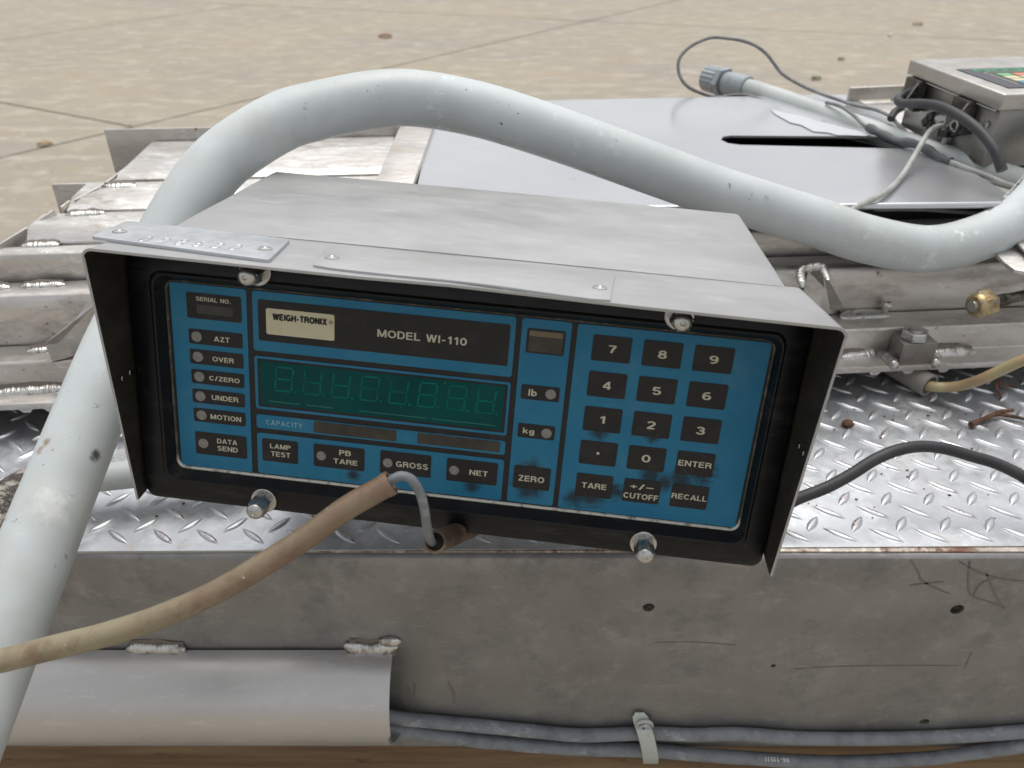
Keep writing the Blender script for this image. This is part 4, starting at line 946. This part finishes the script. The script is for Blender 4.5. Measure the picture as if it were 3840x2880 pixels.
for (x0, x1, y0, y1) in ((gx0, ku1 - .004, gy1 - t_, gy1), (gx0, gx0 + t_, gy0, gy1)):
    fr.box(((x0 + x1) / 2, (y0 + y1) / 2, hb + .0010), (x1 - x0, y1 - y0, .0004))
fr.build('keypad_line', INK, bx, local=True)
cw, chh = .0155, (gy1 - gy0 - .012) / 4
for r in range(4):
    for c in range(8):
        x = gx0 + .009 + c * (cw + .0035); y = gy1 - .008 - r * (chh + .001)
        if x + cw > ku1: continue
        mt = [KG, KO, KB_, KC, KC, KB_, KB_, KC][c] if r == 0 else (KB_ if r == 3 else KC)
        B().box((x + cw / 2, y - chh / 2, hb + .0011), (cw, chh - .001, .0006)).build('key', mt, bx, local=True)
ty1, ty0 = kv1 - .004, gy1 + .004
fit_text('TOLEDO', 'lettering', TG, bx, lambda x, y, l: Vector((x, y, hb + .0010 + l * .00002)), ku0 + .013 + .115, ty0, ku0 + .013, ty1, thick=.10)
# latches on the left face (face x = 0 in the box frame)
for k, yy in enumerate((.055, .150)):
    lt = B().box((-.0, yy, hb - .034), (.010, .030, .034)).build('latch', flat('latch_steel', '#5d5a56', .35) if k == 0 else bpy.data.materials['latch_steel'], bx, local=True, bevel=.001)
    lt.data.materials[0].node_tree.nodes['Principled BSDF'].inputs['Metallic'].default_value = .9
    B().tube([Vector((-.006, yy - .014, hb - .018)), Vector((-.014, yy - .012, hb - .036)), Vector((-.015, yy + .002, hb - .050)), Vector((-.010, yy + .010, hb - .030))], .0012, n=8).build('latch_wire', SCRW, lt, local=True)
    rp = [Vector((-.009 - .001 * math.sin(t), yy - .006 + .006 * math.cos(t), hb - .043 + .006 * math.sin(t))) for t in [i * 6.283 / 16 for i in range(17)]]
    B().tube(rp, .0013, n=8).build('latch_ring', SCRW, lt, local=True)
    b = B(); b.add([Vector(q) for q in ((-.008, yy + .010, hb - .040), (-.015, yy + .016, hb - .045), (-.016, yy + .020, hb - .041), (-.009, yy + .016, hb - .034))] + [Vector(q) + Vector((0, 0, -.0015)) for q in ((-.008, yy + .010, hb - .040), (-.015, yy + .016, hb - .045), (-.016, yy + .020, hb - .041), (-.009, yy + .016, hb - .034))], [(0, 1, 2, 3), (7, 6, 5, 4), (0, 4, 5, 1), (1, 5, 6, 2), (2, 6, 7, 3), (3, 7, 4, 0)])
    b.build('latch_lever', SCRW, lt, local=True)
B().tube([Vector((.003, .01, hb - lh - .002)), Vector((.003, depth_ - .015, hb - lh - .002))], .0016, n=10).build('lid_seal_edge', SCRW, bx, local=True)
MxI = Mx.inverted()
def on_box(px, py, x):
    o = MxI @ CAM; d = MxI.to_3x3() @ ray(px, py); return CAM + ray(px, py) * ((x - o.x) / d.x)
P = smooth_path([on_box(*q) for q in ((3440, 338, -.004), (3400, 352, -.010), (3368, 372, -.020), (3385, 388, -.026), (3450, 388, -.030), (3520, 398, -.032), (3590, 430, -.034), (3650, 472, -.034), (3700, 522, -.032), (3735, 575, -.030), (3758, 640, -.028))], 6)
one(B().tube(P, .0050, n=16), 'power_cable', BLACKC, 'black rubber cable bowed across the latches of the small steel box', 'cable', smooth=60)
b = B()
for i in range(14): b.box((.002 + random.uniform(-.003, .002), .045 + i * .005 + random.uniform(-.002, .002), .022 + random.uniform(-.006, .012)), (.010, .008, .010), Matrix.Rotation(random.uniform(0, 1.5), 3, 'X'))
b.build('cable_gland', flat('gland_black', '#1c1b1a', .5), bx, local=True)
B().lathe((.0058, .018, hb - .034), (-1, 0, 0), [(0, .004), (.002, .004), (.0028, .002)], n=16).build('screw', SCRW, bx, local=True)

# ------------------------------------------------------------------ main instrument: scale indicator
SPN = .95
Rc = [(0.99278412, -0.08020473, 0.08914538), (0.10518109, 0.93945314, -0.32613607), (-0.05759025, 0.33315912, 0.94111018)]
tc = Vector((-0.20714075, -0.0617493, 0.46538487)) * SPN
def c2w(v): return Vector((v[0], v[2] * ct - v[1] * st, -v[2] * st - v[1] * ct))
ux = c2w([r[0] for r in Rc]); vx = c2w([r[1] for r in Rc]); wx = -c2w([r[2] for r in Rc])
org = CAM + c2w(tc)
uy = -vx
uy = (uy - ux * uy.dot(ux)).normalized(); ux = ux.normalized(); wz_ = ux.cross(uy).normalized()
MI = Matrix(((ux.x, uy.x, wz_.x, org.x), (ux.y, uy.y, wz_.y, org.y), (ux.z, uy.z, wz_.z, org.z), (0, 0, 0, 1)))
ind = thing('weighing_indicator', 'stainless-hooded digital weighing indicator with blue keypad, tilted to the right', 'weighing indicator', mat=MI)
def L(u, v, w=0.0): return Vector((u * K, -v * K, w * K))
MIi = MI.inverted()
def on_panel(px, py, v=None, w=None):
    o = MIi @ CAM; d = MIi.to_3x3() @ ray(px, py)
    t = (-(v) * K - o.y) / d.y if v is not None else (w * K - o.z) / d.z
    p = o + d * t; return (p.x / K, -p.y / K, p.z / K)
def rring(u0, u1, v0, v1, r, w, n=5):
    pts = []
    for cu, cv, a0 in ((u1 - r, v0 + r, -90), (u1 - r, v1 - r, 0), (u0 + r, v1 - r, 90), (u0 + r, v0 + r, 180)):
        for i in range(n + 1):
            a = R_(a0 + 90 * i / n); pts.append(L(cu + math.cos(a) * r, cv + math.sin(a) * r, w))
    return pts
def slab(u0, u1, v0, v1, w0, w1, r=1.2, n=3): return B().loft([rring(u0, u1, v0, v1, r, w0, n), rring(u0, u1, v0, v1, r, w1, n)])
# housing and bezel
B().loft([rring(4, 352, 4, 124, 6, -178), rring(4, 352, -8, 132, 6, -30)]).build('housing', STAIN, ind, local=True, smooth=30)
bz = B()
rings = [rring(-16, 373, -16, 139, 5, -34), rring(-22, 379, -22, 144.5, 7, -34), rring(-22, 379, -22, 144.5, 7, 3), rring(-21.4, 378.4, -21.4, 143.9, 7, 6.5), rring(-19, 376, -19, 141.5, 6, 8),
         rring(-8, 366, -8.5, 130.8, 8, 8), rring(-7.2, 365.4, -7.8, 130.2, 8, 8.8), rring(-6.2, 364.6, -7.0, 129.4, 8, 9.2), rring(-5.2, 364.0, -6, 128.0, 8, 8.9), rring(-2.6, 362.4, -2.2, 124.0, 6, 1.2), rring(-2.2, 362.0, -1.6, 123.4, 6, .4)]
bz.loft(rings, False, False); bz.build('bezel', BLACK, ind, local=True, smooth=35)
B().loft([rring(-2.6, 362.4, -2.0, 123.9, 6, 1.0), rring(-2.0, 361.8, -1.5, 123.1, 5.5, 1.5), rring(-1.4, 361.2, -.9, 122.5, 5, .9), rring(-1.4, 361.2, -.9, 122.5, 5, -1.5)], False, False).build('trim_ring', SILV, ind, local=True, smooth=60)
ov = slab(-3, 363, -3, 125, -2.0, -.6, 5, 4).build('overlay', KEYM, ind, local=True, smooth=30)
# blue fields
Wb = (-.6, -.25)
def hollow(u0, u1, v0, v1, iu0, iu1, iv0, iv1, name='blue_field', mat=None):
    b = B(); o = rring(u0, u1, v0, v1, 1.6, Wb[1], 3); i = rring(iu0, iu1, iv0, iv1, .8, Wb[1], 3); n = len(o)
    b.loft([rring(u0, u1, v0, v1, 1.6, Wb[0], 3), o, i, rring(iu0, iu1, iv0, iv1, .8, Wb[0], 3)], False, False)
    return b.build(name, mat or BLUE, ind, local=True, smooth=30)
for (u0, u1, v0, v1) in ((0, 47.7, 0, 122), (51.3, 211.4, .2, 37.8), (51.6, 211.2, 80.2, 89.6), (51.6, 211.3, 93.0, 121.6), (215.0, 244.4, .2, 121.4), (247.8, 360, .4, 121.8)):
    slab(u0, u1, v0, v1, Wb[0], Wb[1], 1.6).build('blue_field', BLUE, ind, local=True, smooth=30)
hollow(51.5, 211.3, 41.3, 76.4, 53.2, 209.7, 42.8, 74.7)
slab(53.3, 209.6, 42.9, 74.6, -.6, -.4, .8).build('display_surround', KEYM, ind, local=True, smooth=30)
dw = slab(54.9, 208, 44.1, 73.1, -.5, -.2, .5).build('display_window', DISP, ind, local=True, smooth=30)
def quad(b, pts, w): 
    a = [L(u, v, w) for u, v in pts]; n = len(b.v); b.add(a, [tuple(range(len(a)))])
for k in range(8):
    c = 70.1 + k * 18.12; b = B(); sk = -.10; vt, vm, vb2 = 47.2, 55.0, 62.8; hw = 5.3; th = .55
    def S(u, v): return (c + u + (vm - v) * .10, v)
    for y in (vt, vm, vb2):
        if y == vt and k in (1, 2, 4, 7): continue
        quad(b, [S(-hw + .6, y - th), S(hw - .6, y - th), S(hw - .2, y), S(hw - .6, y + th), S(-hw + .6, y + th), S(-hw + .2, y)], -.12)
    for x in (-hw, hw):
        for y0, y1 in ((vt, vm), (vm, vb2)): quad(b, [S(x - th, y0 + .8), S(x + th, y0 + .8), S(x + th, y1 - .8), S(x - th, y1 - .8)], -.12)
    quad(b, [S(hw + 1.8, vb2 - .9), S(hw + 3.4, vb2 - .9), S(hw + 3.4, vb2 + .5), S(hw + 1.8, vb2 + .5)], -.12)
    b.build('digit', SEGM, dw, local=True, smooth=0)
b = B()
for (x0, x1) in ((60, 80), (84, 101), (118, 160), (164, 204)): quad(b, [(x0, 70.1), (x1, 70.1), (x1, 70.8), (x0, 70.8)], -.12)
b.build('painted_reflection', flat('reflection_green', '#06655a', .4), dw, local=True, smooth=0)  # reflection along the display bottom painted as lighter green strips
def lab(s, u0, v0, u1, v1, parent, mat=None, thick=.085, w=.12):
    return fit_text(s, 'lettering', mat or INK, parent, lambda x, y, l: L(x, y, w + l * .012), u0, v0, u1, v1, thick)
def key(u0, u1, v0, v1, texts, led=None, name='button'):
    o = slab(u0, u1, v0, v1, -.3, .05, 1.1).build(name, KEYM, ind, local=True, smooth=30)
    for t in texts: lab(*t, o)
    if led: B().lathe(L(led[0], led[1], 0), (0, 0, 1), [(0, led[2] * K), (.10 * K, led[2] * K)], n=28).build('status_lamp', LAMPM, o, local=True, smooth=30)
    return o
sb_ = key(10.2, 44.3, 5.1, 21.2, [("SERIAL NO.", 16.3, 7.3, 37.9, 10.0)], name='serial_block')
slab(16.4, 39.1, 12.3, 17.9, .0, .12, .3).build('serial_window', WIN, sb_, local=True, smooth=30)
key(10.4, 44.4, 28.1, 37.6, [("AZT", 26.4, 31.4, 36.3, 34.8)], (15.3, 32.9, 3.3))
key(10.3, 44.4, 41.2, 50.7, [("OVER", 24.8, 44.6, 38.4, 47.9)], (15.4, 45.9, 3.3))
key(10.5, 44.5, 54.4, 63.7, [("C/ZERO", 22.0, 57.5, 41.7, 60.8)], (15.5, 59.1, 3.3))
key(10.4, 44.4, 67.5, 76.8, [("UNDER", 23.0, 70.4, 40.3, 73.8)], (15.5, 72.2, 3.3))
key(10.5, 44.4, 80.5, 89.8, [("MOTION", 21.5, 83.6, 41.6, 87.0)], (15.6, 85.2, 3.3))
key(10.5, 44.5, 96.9, 112.6, [("DATA", 25.0, 100.2, 38.4, 103.6), ("SEND", 25.0, 105.4, 38.6, 108.8)], (15.7, 104.9, 3.3))
lg = key(54.8, 208.3, 5.2, 31.0, [("MODEL WI-110", 128.5, 16.1, 183.0, 21.0)], name='nameplate')
lp_ = slab(59.8, 102.1, 10.1, 26.4, .0, .2, 1.2).build('logo_plate', CREAM, lg, local=True, smooth=30)
lt_ = fit_text('WEIGH-TRONIX', 'lettering', KEYM, lg, lambda x, y, l: L(x, y, .28 + l * .012), 63.8, 12.8, 97.6, 17.2, .15, gap=.12)
b = B(); 
for i in range(20):
    a0, a1 = i * .31416, (i + 1) * .31416
    quad(b, [(100 + math.cos(a0) * 1.2, 15 + math.sin(a0) * 1.2), (100 + math.cos(a1) * 1.2, 15 + math.sin(a1) * 1.2), (100 + math.cos(a1) * .98, 15 + math.sin(a1) * .98), (100 + math.cos(a0) * .98, 15 + math.sin(a0) * .98)], .32)
b.build('lettering', KEYM, lg, local=True, smooth=0)
fit_text('R', 'lettering', KEYM, lg, lambda x, y, l: L(x, y, .28 + l * .012), 99.5, 14.4, 100.5, 15.6, .08)
cw_ = slab(88.9, 142.1, 80.8, 88.5, -.3, .0, .8).build('capacity_window', WIN, ind, local=True, smooth=30)
slab(155.5, 207.9, 80.8, 88.1, -.3, .0, .8).build('capacity_window', WIN, ind, local=True, smooth=30)
fit_text('CAPACITY', 'lettering', INKB, ind, lambda x, y, l: L(x, y, -.16 + l * .012), 57.8, 83.3, 81.6, 86.8, .05, gap=.16)
key(54.9, 78.4, 96.5, 112.2, [("LAMP", 60.1, 99.5, 73.7, 102.9), ("TEST", 60.6, 104.9, 73.4, 108.3)])
key(88.8, 121.9, 96.2, 112.0, [("PB", 105.5, 98.6, 113.1, 102.3), ("TARE", 101.8, 104.9, 117.5, 108.5)], (93.7, 104.3, 3.1))
key(132.2, 165.0, 95.7, 111.3, [("GROSS", 142.5, 101.9, 163.2, 105.9)], (137.1, 104.0, 3.1))
key(175.1, 207.6, 95.8, 111.5, [("NET", 189.8, 102.1, 201.7, 105.8)], (180.0, 103.9, 3.1))
hw_ = key(218.4, 241.2, 6.0, 21.2, [], name='light_window')
slab(219.8, 239.8, 10.9, 20.2, .05, .14, .4).build('window_glass', WIN, hw_, local=True, smooth=30)
slab(219.8, 239.8, 7.3, 10.7, .05, .14, .3).build('window_strip', TAN, hw_, local=True, smooth=30)
key(218.0, 241.2, 41.3, 50.7, [("lb", 222.5, 43.9, 227.6, 48.3)], (236.0, 46.0, 3.2))
key(218.1, 240.9, 66.8, 76.1, [("kg", 221.2, 69.6, 228.3, 74.4)], (235.9, 71.8, 3.2))
key(217.9, 241.1, 95.5, 111.0, [("ZERO", 221.2, 101.9, 237.5, 105.9)])
kx = (257.5, 287.3, 317.1); ky = (5.8, 28.4, 50.9, 73.4, 95.9)
kt = [["7", "8", "9"], ["4", "5", "6"], ["1", "2", "3"], [None, "0", "ENTER"], ["TARE", None, "RECALL"]]
tb_ = {"7": (267.2, 11.4, 271.9, 16.2), "8": (296.2, 11.4, 301.5, 16.4), "9": (326.1, 11.3, 331.5, 16.3), "4": (266.3, 34.1, 271.3, 39.1), "5": (296.1, 34.2, 301.4, 39.2), "6": (325.7, 34.1, 331.1, 39.1), "1": (267.2, 56.4, 270.5, 61.2), "2": (295.9, 56.4, 301.2, 61.5), "3": (325.6, 56.5, 331.0, 61.6), "0": (295.8, 78.7, 301.2, 83.8), "ENTER": (318.3, 79.5, 338.6, 83.3), "TARE": (261.2, 101.9, 276.8, 105.8), "RECALL": (317.6, 102.3, 339.4, 106.1)}
for r in range(5):
    for c in range(3):
        s = kt[r][c]; tx = [(s,) + tb_[s]] if s else []
        if (r, c) == (4, 1): tx = [("+/–", 291.4, 99.0, 305.9, 102.8), ("CUTOFF", 287.9, 105.6, 309.6, 109.4)]
        o = key(kx[c], kx[c] + 22.9, ky[r], ky[r] + 15.9, tx)
        if (r, c) == (3, 0): B().lathe(L(268.8, 81.3, 0), (0, 0, 1), [(0, .95 * K), (.16 * K, .95 * K)], n=16).build('lettering', INK, o, local=True, smooth=30)
# pressed snap-dome rings showing through the keys
SCR = flat('dome_scratch', '#5d5a54', .5)
for (cu, cv, a0, a1) in ((328.5, 81.5, 200, 340), (328.5, 81.5, 20, 150), (298.5, 81.5, 40, 140), (268.7, 104, 50, 140), (268.7, 104, 215, 320), (298.6, 59, 30, 110), (152, 103.5, 150, 260)):
    b = B(); R1 = 7.6; N = 20
    for i in range(N):
        t0, t1 = R_(a0 + (a1 - a0) * i / N), R_(a0 + (a1 - a0) * (i + 1) / N)
        if random.random() < .2: continue
        q = .10
        quad(b, [(cu + math.cos(t0) * R1, cv + math.sin(t0) * R1), (cu + math.cos(t1) * R1, cv + math.sin(t1) * R1), (cu + math.cos(t1) * (R1 - q), cv + math.sin(t1) * (R1 - q)), (cu + math.cos(t0) * (R1 - q), cv + math.sin(t0) * (R1 - q))], .13)
    b.build('dome_scratch', SCR, ind, local=True, smooth=0)
# cap nuts
for (u, v) in ((58.5, -13.5), (303.8, -12.3), (58.5, 136.5), (303.6, 135.6)):
    wsh = B().lathe(L(u, v, 8), (0, 0, 1), [(0, 8.4 * K), (1.2 * K, 8.4 * K), (1.6 * K, 8.0 * K)], n=32).build('washer', NUT, ind, local=True, smooth=35)
    B().lathe(L(u, v, 9.4), (0, 0, 1), [(0, 6.3 * K), (12.2 * K, 6.5 * K), (13.2 * K, 5.9 * K)], n=6, rot=.5).build('hex_nut', NUT, wsh, local=True, smooth=30)
    B().lathe(L(u, v, 21.8), (0, 0, 1), [(0, 5.7 * K), (1.8 * K, 5.4 * K), (3.2 * K, 4.4 * K), (4.0 * K, 2.4 * K), (4.1 * K, 1.6 * K), (3.4 * K, 1.2 * K)], n=24).build('nut_dome', NUT, wsh, local=True, smooth=50)
# hood: front lip with side cheeks, bent from one sheet
uL, uR, vT = -25.0, 381.0, -25.5
def hood_sec(front):
    pts = []
    wT = 44.0 if front else -28.0; wTr = 55.0 if front else -28.0; wB = 13.5 if front else -28.0; wBr = 23.0 if front else -28.0
    vt = vT if front else vT - 2.5; vb = 144.0; vbr = 139.0; r = 6
    def ww(v, top, bot): return top + (bot - top) * max(0, min(1, (v - vt) / (vb - vt)))
    side_l = [(uL, vb - (0 if front else 8)), (uL, 100), (uL, 50), (uL, 10), (uL, vt + r)]
    for u, v in side_l: pts.append((u, v, ww(v, wT, wB)))
    for i in range(1, 5): a = R_(180 + 90 * i / 5); pts.append((uL + r + math.cos(a) * r, vt + r + math.sin(a) * r, wT))
    for i in range(0, 9):
        t = i / 8; u = uL + r + (uR - uL - 2 * r) * t; bow = 1.1 * math.exp(-((u - 190) / 40) ** 2) if front else 0
        pts.append((u, vt - bow, wT + (wTr - wT) * t))
    for i in range(1, 5): a = R_(270 + 90 * i / 5); pts.append((uR - r + math.cos(a) * r, vt + r + math.sin(a) * r, wTr))
    for u, v in [(uR, vt + r), (uR, 10), (uR, 50), (uR, 100), (uR, vbr - (0 if front else 8))]: pts.append((u, v, ww(v, wTr, wBr)))
    return pts
def sheetloft(secs, th, name, mat, bev=0, grow=1.0):
    """open section lofted and thickened inwards"""
    b = B(); n = len(secs[0]); cu, cv = 178, 60
    outer = [[L(*p) for p in s] for s in secs]; inner = []
    for s in secs:
        row = []
        for i, (u, v, w_) in enumerate(s):
            a = s[max(0, i - 1)]; c = s[min(n - 1, i + 1)]; tu, tv = c[0] - a[0], c[1] - a[1]; l_ = math.hypot(tu, tv) or 1
            nu, nv = -tv / l_, tu / l_
            if (cu - u) * nu + (cv - v) * nv < 0: nu, nv = -nu, -nv
            row.append(L(u + nu * th, v + nv * th, w_))
        inner.append(row)
    rings = [outer[i] + list(reversed(inner[i])) for i in range(len(secs))]
    b.loft(rings, True, True); o = b.build(name, mat, ind, local=True, smooth=35, bevel=bev)
    if name == 'hood_lip':              # inward-facing sides of the visor take a darker material
        o.data.materials.append(INSIDEH)
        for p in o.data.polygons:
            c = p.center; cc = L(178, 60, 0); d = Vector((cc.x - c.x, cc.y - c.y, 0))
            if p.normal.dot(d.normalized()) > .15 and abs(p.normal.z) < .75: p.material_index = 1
    return o
secs = [hood_sec(True)]
bk = hood_sec(False); fr_ = secs[0]
for t in (.25, .5, .75): secs.append([tuple(f + (g - f) * t for f, g in zip(p, q)) for p, q in zip(fr_, bk)])
secs.append(bk)
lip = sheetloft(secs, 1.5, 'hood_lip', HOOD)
# rear hood top, slightly narrower, rising to the back
def rear_sec(w_, v_, drop): 
    uA, uB = -12, 370
    return [(uA, v_ + drop, w_), (uA, v_ + 4, w_), (uA + 1.2, v_ + 1.2, w_), (uA + 4, v_, w_)] + [(uA + 4 + (uB - uA - 8) * t / 8, v_ - .5 * math.sin(math.pi * t / 8), w_) for t in range(1, 8)] + [(uB - 4, v_, w_), (uB - 1.2, v_ + 1.2, w_), (uB, v_ + 4, w_), (uB, v_ + drop, w_)]
sheetloft([rear_sec(-26.5, -28.2, 34), rear_sec(-60, -33.2, 38), rear_sec(-110, -39.5, 45), rear_sec(-150, -45, 50), rear_sec(-196, -51.0, 56)], 1.5, 'hood_top', HOOD)
B().loft([[L(-9, -48, -194.5), L(367, -48, -194.5), L(367, 120, -194.5), L(-9, 120, -194.5)], [L(-9, -48, -193), L(367, -48, -193), L(367, 120, -193), L(-9, 120, -193)]]).build('back_panel', STAIN, ind, local=True, smooth=0)
for uu in (-10.2, 368.4):
    B().loft([[L(uu, -25, -30), L(uu, 132, -30), L(uu, 132, -193), L(uu, -48, -193)], [L(uu + 1.4, -25, -30), L(uu + 1.4, 132, -30), L(uu + 1.4, 132, -193), L(uu + 1.4, -48, -193)]]).build('side_panel', STAIN, ind, local=True, smooth=0)
# feet of the housing
for uu in (40, 316):
    p = MI @ L(uu, 132, -150); gz = H + zp
    B().lathe(MIi @ Vector((p.x, p.y, gz)), MIi.to_3x3() @ Vector((0, 0, 1)), [(0, .012), (max(.004, p.z - gz + .004), .010)], n=16).build('foot', RUB, ind, local=True)
# rivet shapes: bright discs standing in for light through cheek holes
for px, py in ((462, 1418), (491, 1396)):
    u, v, w_ = None, None, None
    o = MIi @ CAM; d = MIi.to_3x3() @ ray(px, py); t = ((uL + 1.9) * K - o.x) / d.x; p = o + d * t
    B().lathe(p, (1, 0, 0), [(0, 1.9 * K), (.4 * K, 1.7 * K)], n=14).build('rivet_or_lit_hole', SCRW, lip, local=True)
for px, py in ((2995, 1671), (3010, 1698)):
    o = MIi @ CAM; d = MIi.to_3x3() @ ray(px, py); t = ((uR - 1.9) * K - o.x) / d.x; p = o + d * t
    B().lathe(p, (-1, 0, 0), [(0, 1.9 * K), (.4 * K, 1.7 * K)], n=14).build('rivet_or_lit_hole', SCRW, lip, local=True)
# number plate and blank plate riveted on the lip
def lipv(w_): return vT - 2.5 * (44 - w_) / 72.0
def plate_on(corners, th, lift, name, mat, r=2.5):
    P = [on_panel(x, y, v=vT - 1.6) for x, y in corners]
    pts = [(p[0], p[2]) for p in P]
    n = len(pts); ring = []
    for i in range(n):
        a, b_, c = Vector(pts[i - 1]), Vector(pts[i]), Vector(pts[(i + 1) % n]); d1 = (a - b_).normalized(); d2 = (c - b_).normalized()
        for t in (0, .33, .67, 1): 
            q = (1 - t) ** 2 * (b_ + d1 * r) + 2 * t * (1 - t) * b_ + t * t * (b_ + d2 * r); ring.append(q)
    def lift_(u): return lift(u) if callable(lift) else lift
    rings = [[L(q.x, lipv(q.y) - lift_(q.x) - k, q.y) for q in ring] for k in (0, th)]
    b = B(); b.loft(rings); return b.build(name, mat, ind, local=True, bevel=.0002, smooth=35)
np_ = plate_on([(342, 893), (1010, 978), (1088, 912), (478, 844)], 1.9, .15, 'number_plate', TAGM)
def bowed(u): return .10 + .9 * math.exp(-((u - 190) / 45) ** 2)
# blank plate follows the bowed lip
q4 = [on_panel(x, y, v=vT - 1.0) for x, y in ((1172, 1000), (2288, 1130), (2305, 1042), (1232, 928))]
b = B(); rr = []
for i in range(17):
    t = i / 16; a = Vector((q4[0][0] + (q4[1][0] - q4[0][0]) * t, q4[0][2] + (q4[1][2] - q4[0][2]) * t)); c = Vector((q4[3][0] + (q4[2][0] - q4[3][0]) * t, q4[3][2] + (q4[2][2] - q4[3][2]) * t))
    sh = 1.0 if 0 < i < 16 else .93
    m_c = (a + c) / 2; a = m_c + (a - m_c) * sh; c = m_c + (c - m_c) * sh
    def vv(q): return lipv(q.y) - .15 - 1.2 * math.exp(-((q.x - 190) / 40) ** 2) * max(0, (q.y + 28) / 80)
    rr.append([L(a.x, vv(a), a.y), L(c.x, vv(c), c.y), L(c.x, vv(c) - 1.3, c.y), L(a.x, vv(a) - 1.3, a.y)])
b.loft(rr); bp = b.build('blank_plate', HOOD, ind, local=True, smooth=30, bevel=.00015)
for px, py, par in ((449, 870, np_), (994, 932, np_), (1245, 961, bp), (2250, 1072, bp)):
    u, v, w_ = on_panel(px, py, v=vT - 3.2); base = lipv(w_) - (2.0 if par is np_ else 1.4)
    B().lathe(L(u, base, w_), (0, 1, 0), [(0, 4.2 * K), (.5 * K, 4.1 * K), (.9 * K, 3.2 * K), (.9 * K, 1.7 * K), (.4 * K, 1.2 * K)], n=24).build('rivet_or_lit_hole', NUT, par, local=True, smooth=40)
# stamped digits 028530 read from the back
dg0 = on_panel(525, 895, v=vT - 3.0); dg1 = on_panel(905, 930, v=vT - 3.0)
STAMP = metal('stamped_digit', '#e6e8ea', '#d3d5d8', rough=.25, sc=30)
x = 0; b = B(); tot = sum(GL[c][0] + .42 for c in '028530') - .42
for ch in '028530':
    for sk in GL[ch][1]:
        for dlt in (0.0,):
            P2 = []
            for i in range(len(sk)):
                a = Vector(sk[max(i - 1, 0)]); c = Vector(sk[min(i + 1, len(sk) - 1)]); d = (c - a).normalized(); P2.append(Vector(sk[i]) + Vector((-d.y, d.x)) * dlt)
            path = []
            for p in P2:
                tu = (x + p.x) / tot; u = dg0[0] + (dg1[0] - dg0[0]) * tu; ww_ = dg0[2] + (dg1[2] - dg0[2]) * tu + 7.5 - 15 * p.y
                path.append(L(u, lipv(ww_) - 2.12, ww_))
            b.tube(path, .00036, n=6, cap=False)
    x += GL[ch][0] + .42
b.build('stamped_digits', STAMP, np_, local=True, smooth=180)
for o in list(COL.objects):
    if '_l' in o: del o['_l']
print('objects', len(COL.objects))
